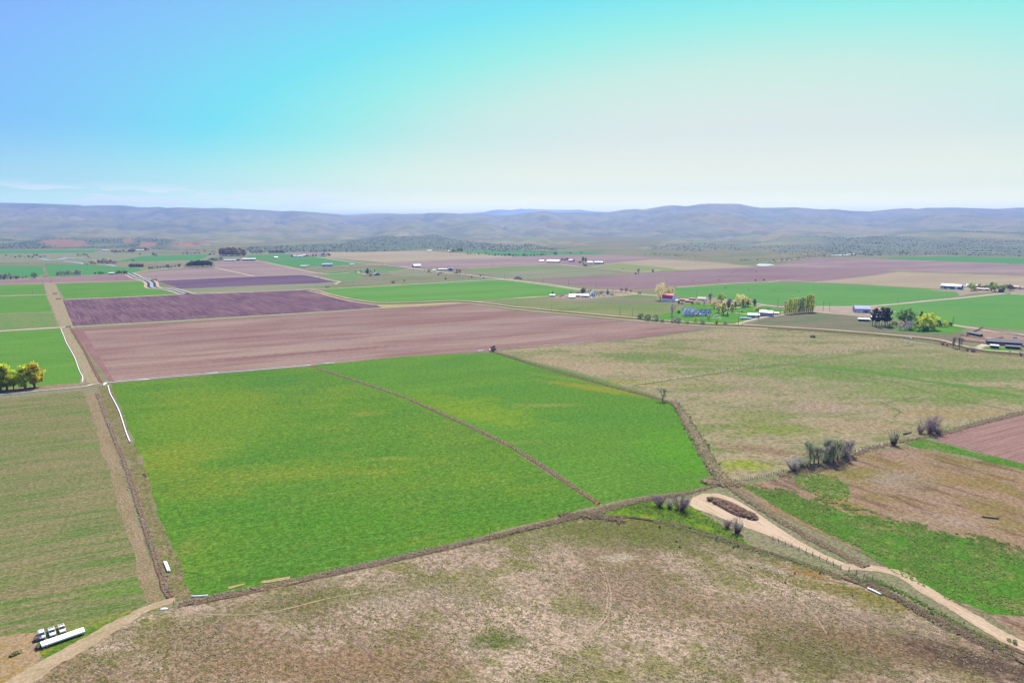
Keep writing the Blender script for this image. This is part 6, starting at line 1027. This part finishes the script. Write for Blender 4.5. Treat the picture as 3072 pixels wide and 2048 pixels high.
pW = P_('white_paint', (.74, .74, .72), rough=.3, spec=.5, vary=.03); pS = P_('silver_paint', (.5, .54, .58), rough=.3, spec=.5, vary=.03); pC = P_('cream_paint', (.74, .62, .5), rough=.3, spec=.5, vary=.03); pK = P_('dark_paint', (.04, .05, .07), rough=.3, spec=.5); pR = P_('maroon_paint', (.25, .04, .05), rough=.3, spec=.5)
TRA = angle_of((132, 1936), (241, 1898))
for x, y, l, c in [(129, 1919, 'silver pickup with rails across its bed, left hand one behind the long white trailer', pS), (160, 1910, 'pale grey pickup in the middle of the three behind the long white trailer', pW), (190, 1900, 'cream pickup, right hand one of the three behind the long white trailer', pC)]:
    p = G(x, y); v = vehicle(x, y, 0, l, c, 'pickup', 'pickups parked behind the long trailer', wp=p, s=.84); v.rotation_euler = (0, 0, TRA - .05)
    if c is pS:
        for q in (3.6, 4.2, 4.8): a = MB(); a.box(-.9, .9, q, q + .16, 1.5, 1.6); a.build('bed_rail', trim, v)
def flat_trailer():
    p = G(190, 1918); r_ = thing('long_trailer', p, TRA, 'long white trailer with dark seams along its top parked beside three pickups', 'trailer')
    a = MB(); a.box(-5.3, 5.3, -1.3, 1.3, .55, .72); a.build('deck', steel, r_)
    a = MB(); a.box(-5.3, 5.3, -1.28, -.9, .73, 1.06); a.box(-5.3, 5.3, -.82, -.2, .73, 1.14); a.box(-5.3, 5.3, -.12, .52, .73, 1.18); a.box(-5.3, 5.3, .58, 1.28, .73, 1.12); a.build('cover', P_('white_tarp', (.82, .83, .82), vary=.03), r_)
    a = MB(); [a.box(q, q + .06, -1.5, 1.5, 1.19, 1.21) for q in (-4.6, 4.6)]; a.build('strap', wDark, r_)
    for x in (-4.9, -4.0, 4.6):
        for yy in (-1.2, 1.2):
            a = MB(); a.rod((x, yy - .12, .27), (x, yy + .12, .27), .27, .27, 16); t_ = a.build('wheel', black, r_); a = MB(); a.rod((x, yy - .14, .27), (x, yy + .14, .27), .15, .15, 10); a.build('rim', steel, t_)
    a = MB(); a.rod((-5.7, -.6, .6), (-7.0, 0, .5), .08); a.rod((-5.7, .6, .6), (-7.0, 0, .5), .08); a.build('tongue', wDark, r_)
    for x in (-6.1,): a = MB(); a.box(x - .3, x + .3, -1.1, .9, .1, .9); a.build('dark_box', wDark, r_)  # plain dark box at the tongue end
flat_trailer()
p = G(116, 1924); a = MB(); loft(a, [(0, .9, .0, .5), (.3, 1.0, 0, .9), (1.6, 1.0, 0, 1.0), (2.0, .9, 0, .6)]); o = a.build('shadow_block', wDark); o.location = p; o.rotation_euler = (0, 0, TRA); tag(o, 'black block standing in for the shadow left of the long white trailer', 'shadow block')  # black solid added in place of the shadow beside trailer and pickups
CARS = [(1806, 884, 'car', pK, 20), (1812, 883, 'car', pW, -20), (1817, 887, 'van', pW, 60), (1828, 886, 'pickup', pW, 70), (1836, 884, 'car', pK, 70), (1843, 884, 'pickup', pK, 80), (1840, 887, 'car', pS, 70), (1770, 892, 'car', pW, 30), (1776, 893, 'car', pK, 0), (1788, 891, 'car', pK, 0), (1793, 890, 'pickup', pW, 60), (1801, 888, 'car', pS, 60), (1738, 882, 'car', pK, 70), (1743, 893, 'pickup', pW, 80), (1706, 892, 'van', pW, 70), (1685, 891, 'car', pR, 60), (1692, 888, 'car', pK, 60), (1729, 893, 'car', pS, 75)]
cn_ = {pK: 'dark', pW: 'white', pS: 'silver', pR: 'maroon'}
for i, (x, y, k, c, rel) in enumerate(sorted(CARS, key=lambda c: c[0])):
    vehicle(x, y, rel, '%s %s from the left, a %s one, in the small farmyard full of cars' % (ORD[i], 'vehicle', cn_[c]), c, k, 'vehicles in the small farmyard')
for x, y, k, c, rel, l in [(2850, 869, 'van', pW, 80, 'white van parked before the blue machine shed'), (2834, 866, 'van', pW, 85, 'pale van at the left corner of the blue machine shed'), (2956, 872, 'pickup', pW, 75, 'white pickup before the low violet shed at the north east farm'), (2992, 873, 'car', pW, 60, 'white car under the green trees at the north east farm'), (3018, 874, 'car', pW, 60, 'white car left of the dark broad tree at the north east farm'), (1592, 837, 'van', pW, 80, 'white truck parked at the corner of the brown field by the road'), (1156, 794, 'van', pW, 60, 'white truck on the far road above the green strip'), (1150, 794, 'pickup', pK, 70, 'dark pickup on the far road beside the white truck'), (2734, 1016, 'pickup', pW, 60, 'white utility buggy parked above the canal road'), (2125, 905, 'car', pW, 80, 'white car below the tan roofed cottage'), (2100, 905, 'car', pW, 60, 'white car at the left of the cottage path'), (2312, 946, 'pickup', pW, 70, 'white pickup between the grey violet shed and the red one'), (1019, 798, 'van', pW, 80, 'first white truck right of the long grey barn'), (1032, 796, 'van', pW, 70, 'second white truck right of the long grey barn'), (1052, 798, 'car', pW, 80, 'white car before the small dark shed right of the grey barn'), (1393, 834, 'van', pW, 80, 'pale truck at the left end of the strip of parked machines by the road'), (1411, 833, 'car', pW, 80, 'white car in the strip of parked machines by the road'), (1430, 836, 'pickup', pW, 80, 'white pickup in the strip of parked machines by the road'), (1446, 837, 'van', pW, 80, 'white truck in the strip of parked machines by the road'), (1455, 835, 'pickup', pK, 80, 'dark pickup in the strip of parked machines by the road'), (3056, 1016, 'pickup', pS, 80, 'silver pickup beside the corral fence')]:
    vehicle(x, y, rel, l, c, k)
def tractor(x, y, label, c):
    p = G(x, y); r_ = thing('tractor', p, facecam(p, 70), label, 'tractor'); a = MB(); loft(a, [(0, .5, .9, 1.6), (1.8, .55, .9, 1.8), (3.2, .6, .8, 1.7)]); a.build('body', c, r_); a = MB(); loft(a, [(1.8, .75, 1.7, 3.0), (3.2, .75, 1.7, 3.0)]); a.build('cab', glass, r_)
    for sx_ in (-1, 1): wheel(r_, sx_ * .95, 2.8, .95, .5); wheel(r_, sx_ * .8, .4, .55, .35)
    a = MB(); a.box(-2.6, 2.6, 3.6, 5.0, .5, 1.2); a.rod((0, 3.2, .8), (0, 3.8, .8), .1); a.build('implement', pR, r_)
tractor(2270, 842, 'left one of two dark tractors on the violet field edge', pR); tractor(2295, 841, 'right one of two dark tractors on the violet field edge', pK); tractor(1418, 832, 'tractor in the strip of parked machines by the road', pR)
# stacks, piles, pivots
def pile(label, pts, w, h, mat, name='dirt_pile', cat='pile', lum=1.6):
    w_ = densify(catmull([G(*p) for p in pts]), .8); o = w_[0]; V = []; m = 15
    for i, p in enumerate(w_):
        s = i / (len(w_) - 1); e = math.sin(math.pi * min(1, max(0, s))) ** .45; d = (w_[min(i + 1, len(w_) - 1)] - w_[max(0, i - 1)]).normalized(); nr = Vector((-d.y, d.x, 0))
        for j in range(m):
            u = (j - 7) / 7; q = p + nr * u * w / 2 * e; nz = mnoise.noise(q * lum) * .5 + mnoise.noise(q * lum * 2.3) * .3
            V.append((q.x - o.x, q.y - o.y, -.05 if abs(u) == 1 else .13 + max(0, h * e * (1 - u * u) ** .7 * (1 + .7 * nz))))
    mb = MB(); mb.add(V, [(i * m + j, (i + 1) * m + j, (i + 1) * m + j + 1, i * m + j + 1) for i in range(len(w_) - 1) for j in range(m - 1)])
    ob = mb.build(name, mat); ob.location = o; return tag(ob, label, cat)
mPile = gmat('heaped_brush_soil', C(150, 122, 116), [(C(112, 86, 84), 1.0, .5, .06, .9, 1.4), (C(184, 160, 148), .7, .6, .05, .7, 1.2)], grain=((.4, .3),), bump=1)
pile('long ridge of brown brush and soil inside the sandy turnaround', [(2120, 1497), (2150, 1503), (2190, 1522), (2225, 1540), (2250, 1548), (2265, 1562)], 8.5, 1.5, mPile)
o = scatter_clumps('brush', along([(2125, 1499), (2190, 1523), (2262, 1560)], 4.5, 170), (.4, 1.0), mBram, .7, 8); o.location.z = .8; tag(o, 'loose twigs on the ridge of soil inside the turnaround', 'brush', kind='stuff')
pile('small heap of cut branches on the bare orange ground', [(30, 1972), (45, 1962), (68, 1955)], 2.2, .7, gmat('cut_branches', C(160, 156, 110), [(C(90, 92, 60), .5, .5, .06, .9, 3), (C(210, 200, 160), .4, .6, .05, .7, 3)], grain=((.3, .3),)), 'branch_heap', 'heap', 3)
mRock = P_('pale_rock', (.58, .56, .52), vary=.3)
for i, (x, y, q) in enumerate([(2139, 957, 1.3), (2144, 951, 1.1), (2147, 956, .9), (2150, 948, 1.5), (2156, 955, 1.4), (2160, 958, 1.2)]):
    bm = bmesh.new(); bmesh.ops.create_icosphere(bm, subdivisions=2, radius=q)
    for v in bm.verts: v.co = Vector((v.co.x * 1.5, v.co.y, v.co.z * .8)) * (1 + .45 * mnoise.noise(v.co * 1.3 + Vector((i * 7, 0, 0))))
    me = bpy.data.meshes.new('garden_rock'); bm.to_mesh(me); bm.free(); me.materials.append(mRock); o = link(bpy.data.objects.new('garden_rock', me)); o.location = G(x, y) + Vector((0, 0, q * .35))
    tag(o, '%s pale rock from the left in the rock garden beside the white house' % ORD[i], 'rock', 'rocks of the garden')
pile('brown haystack shaped mound by the road below the blue gabled barn', [(1314, 820), (1330, 820)], 9, 3.2, P_('brown_mound', (.26, .19, .22), vary=.2), 'soil_mound', 'mound', .5)
pile('long brown covered haystack at the paved road', [(1541, 837), (1567, 837)], 9, 5.5, P_('old_hay', (.22, .16, .15), vary=.2), 'haystack', 'haystack', .3)
pile('pale sandy mound at the right edge of the north east farm', [(3056, 868), (3085, 866)], 14, 5, P_('pale_soil', (.5, .4, .36), vary=.2), 'soil_mound', 'mound', .3)
pile('scattered white scrap lying below the gate post', [(480, 1827), (492, 1826), (503, 1826)], 1.1, .25, P_('white_scrap', (.6, .6, .6), vary=.4), 'scrap_heap', 'scrap', 3)
def pivot(label, pts):
    o = G(*pts[0]); r_ = thing('pivot_sprinkler', o, 0, label, 'sprinkler'); w = [G(*p) - o for p in pts]
    for i, q in enumerate(w):
        a = MB(); d = (w[min(i + 1, len(w) - 1)] - w[max(0, i - 1)]).normalized(); nr = Vector((-d.y, d.x, 0))
        for s in (-1, 1): a.rod(q + nr * 1.9 * s + Vector((0, 0, .5)), q + Vector((0, 0, 3.6)), .1, .08, 4)
        a.rod(q + nr * 1.9 + Vector((0, 0, .6)), q - nr * 1.9 + Vector((0, 0, .6)), .1, .1, 4); t_ = a.build('tower', steelD, r_)
        for s in (-1, 1): a = MB(); c = q + nr * 1.9 * s + Vector((0, 0, .65)); a.rod(c - d * .2, c + d * .2, .65, .65, 10); a.build('wheel', black, t_)
    for a_, b_2 in zip(w[:-1], w[1:]):
        a = MB(); mid = (a_ + b_2) / 2; a.rod(a_ + Vector((0, 0, 3.6)), mid + Vector((0, 0, 4.3)), .085, .085, 5); a.rod(mid + Vector((0, 0, 4.3)), b_2 + Vector((0, 0, 3.6)), .085, .085, 5); a.rod(a_ + Vector((0, 0, 3.2)), mid + Vector((0, 0, 3.0)), .04, .04, 3); a.rod(mid + Vector((0, 0, 3.0)), b_2 + Vector((0, 0, 3.2)), .04, .04, 3); a.build('span', steelD, r_)
pivot('long wheeled sprinkler standing in the bright green round field', [(2396, 876), (2324, 872), (2246, 871), (2176, 864)])
pivot('long wheeled sprinkler standing in the violet ploughed field', [(2000, 842), (2078, 842), (2157, 841), (2200, 818), (2269, 814)])
# water line headgates and small structures on the canal
def headgate(x, y, label, s=1):
    p = G(x, y); r_ = thing('headgate', p, facecam(p, 10), label, 'headgate'); a = MB(); a.box(-2.5 * s, -2.1 * s, 0, 2, 0, 1.6 * s); a.box(2.1 * s, 2.5 * s, 0, 2, 0, 1.6 * s); a.box(-2.1 * s, 2.1 * s, .8, 1.2, 0, .9 * s); a.build('wing_wall', mConc, r_); a = MB(); a.box(-2.6 * s, 2.6 * s, .7, 1.3, 1.61 * s, 1.8 * s); a.rod((0, 1, 1.8 * s), (0, 1, 3 * s), .08); a.build('gate_frame', wDark, r_)
headgate(463, 842, 'dark canal bridge gate where the pale canal bends', 2.2); headgate(982, 862, 'dark headgate at the corner of the far bright green field', 1.4); headgate(165, 882, 'dark headgate box in the lane between the left fields', 1.2); headgate(176, 898, 'dark headgate at the corner of the dark ploughed field', 1.2); headgate(956, 835, 'small headgate beside the violet field', 1.0); headgate(206, 982, 'headgate where the lane meets the field road', 1.0)
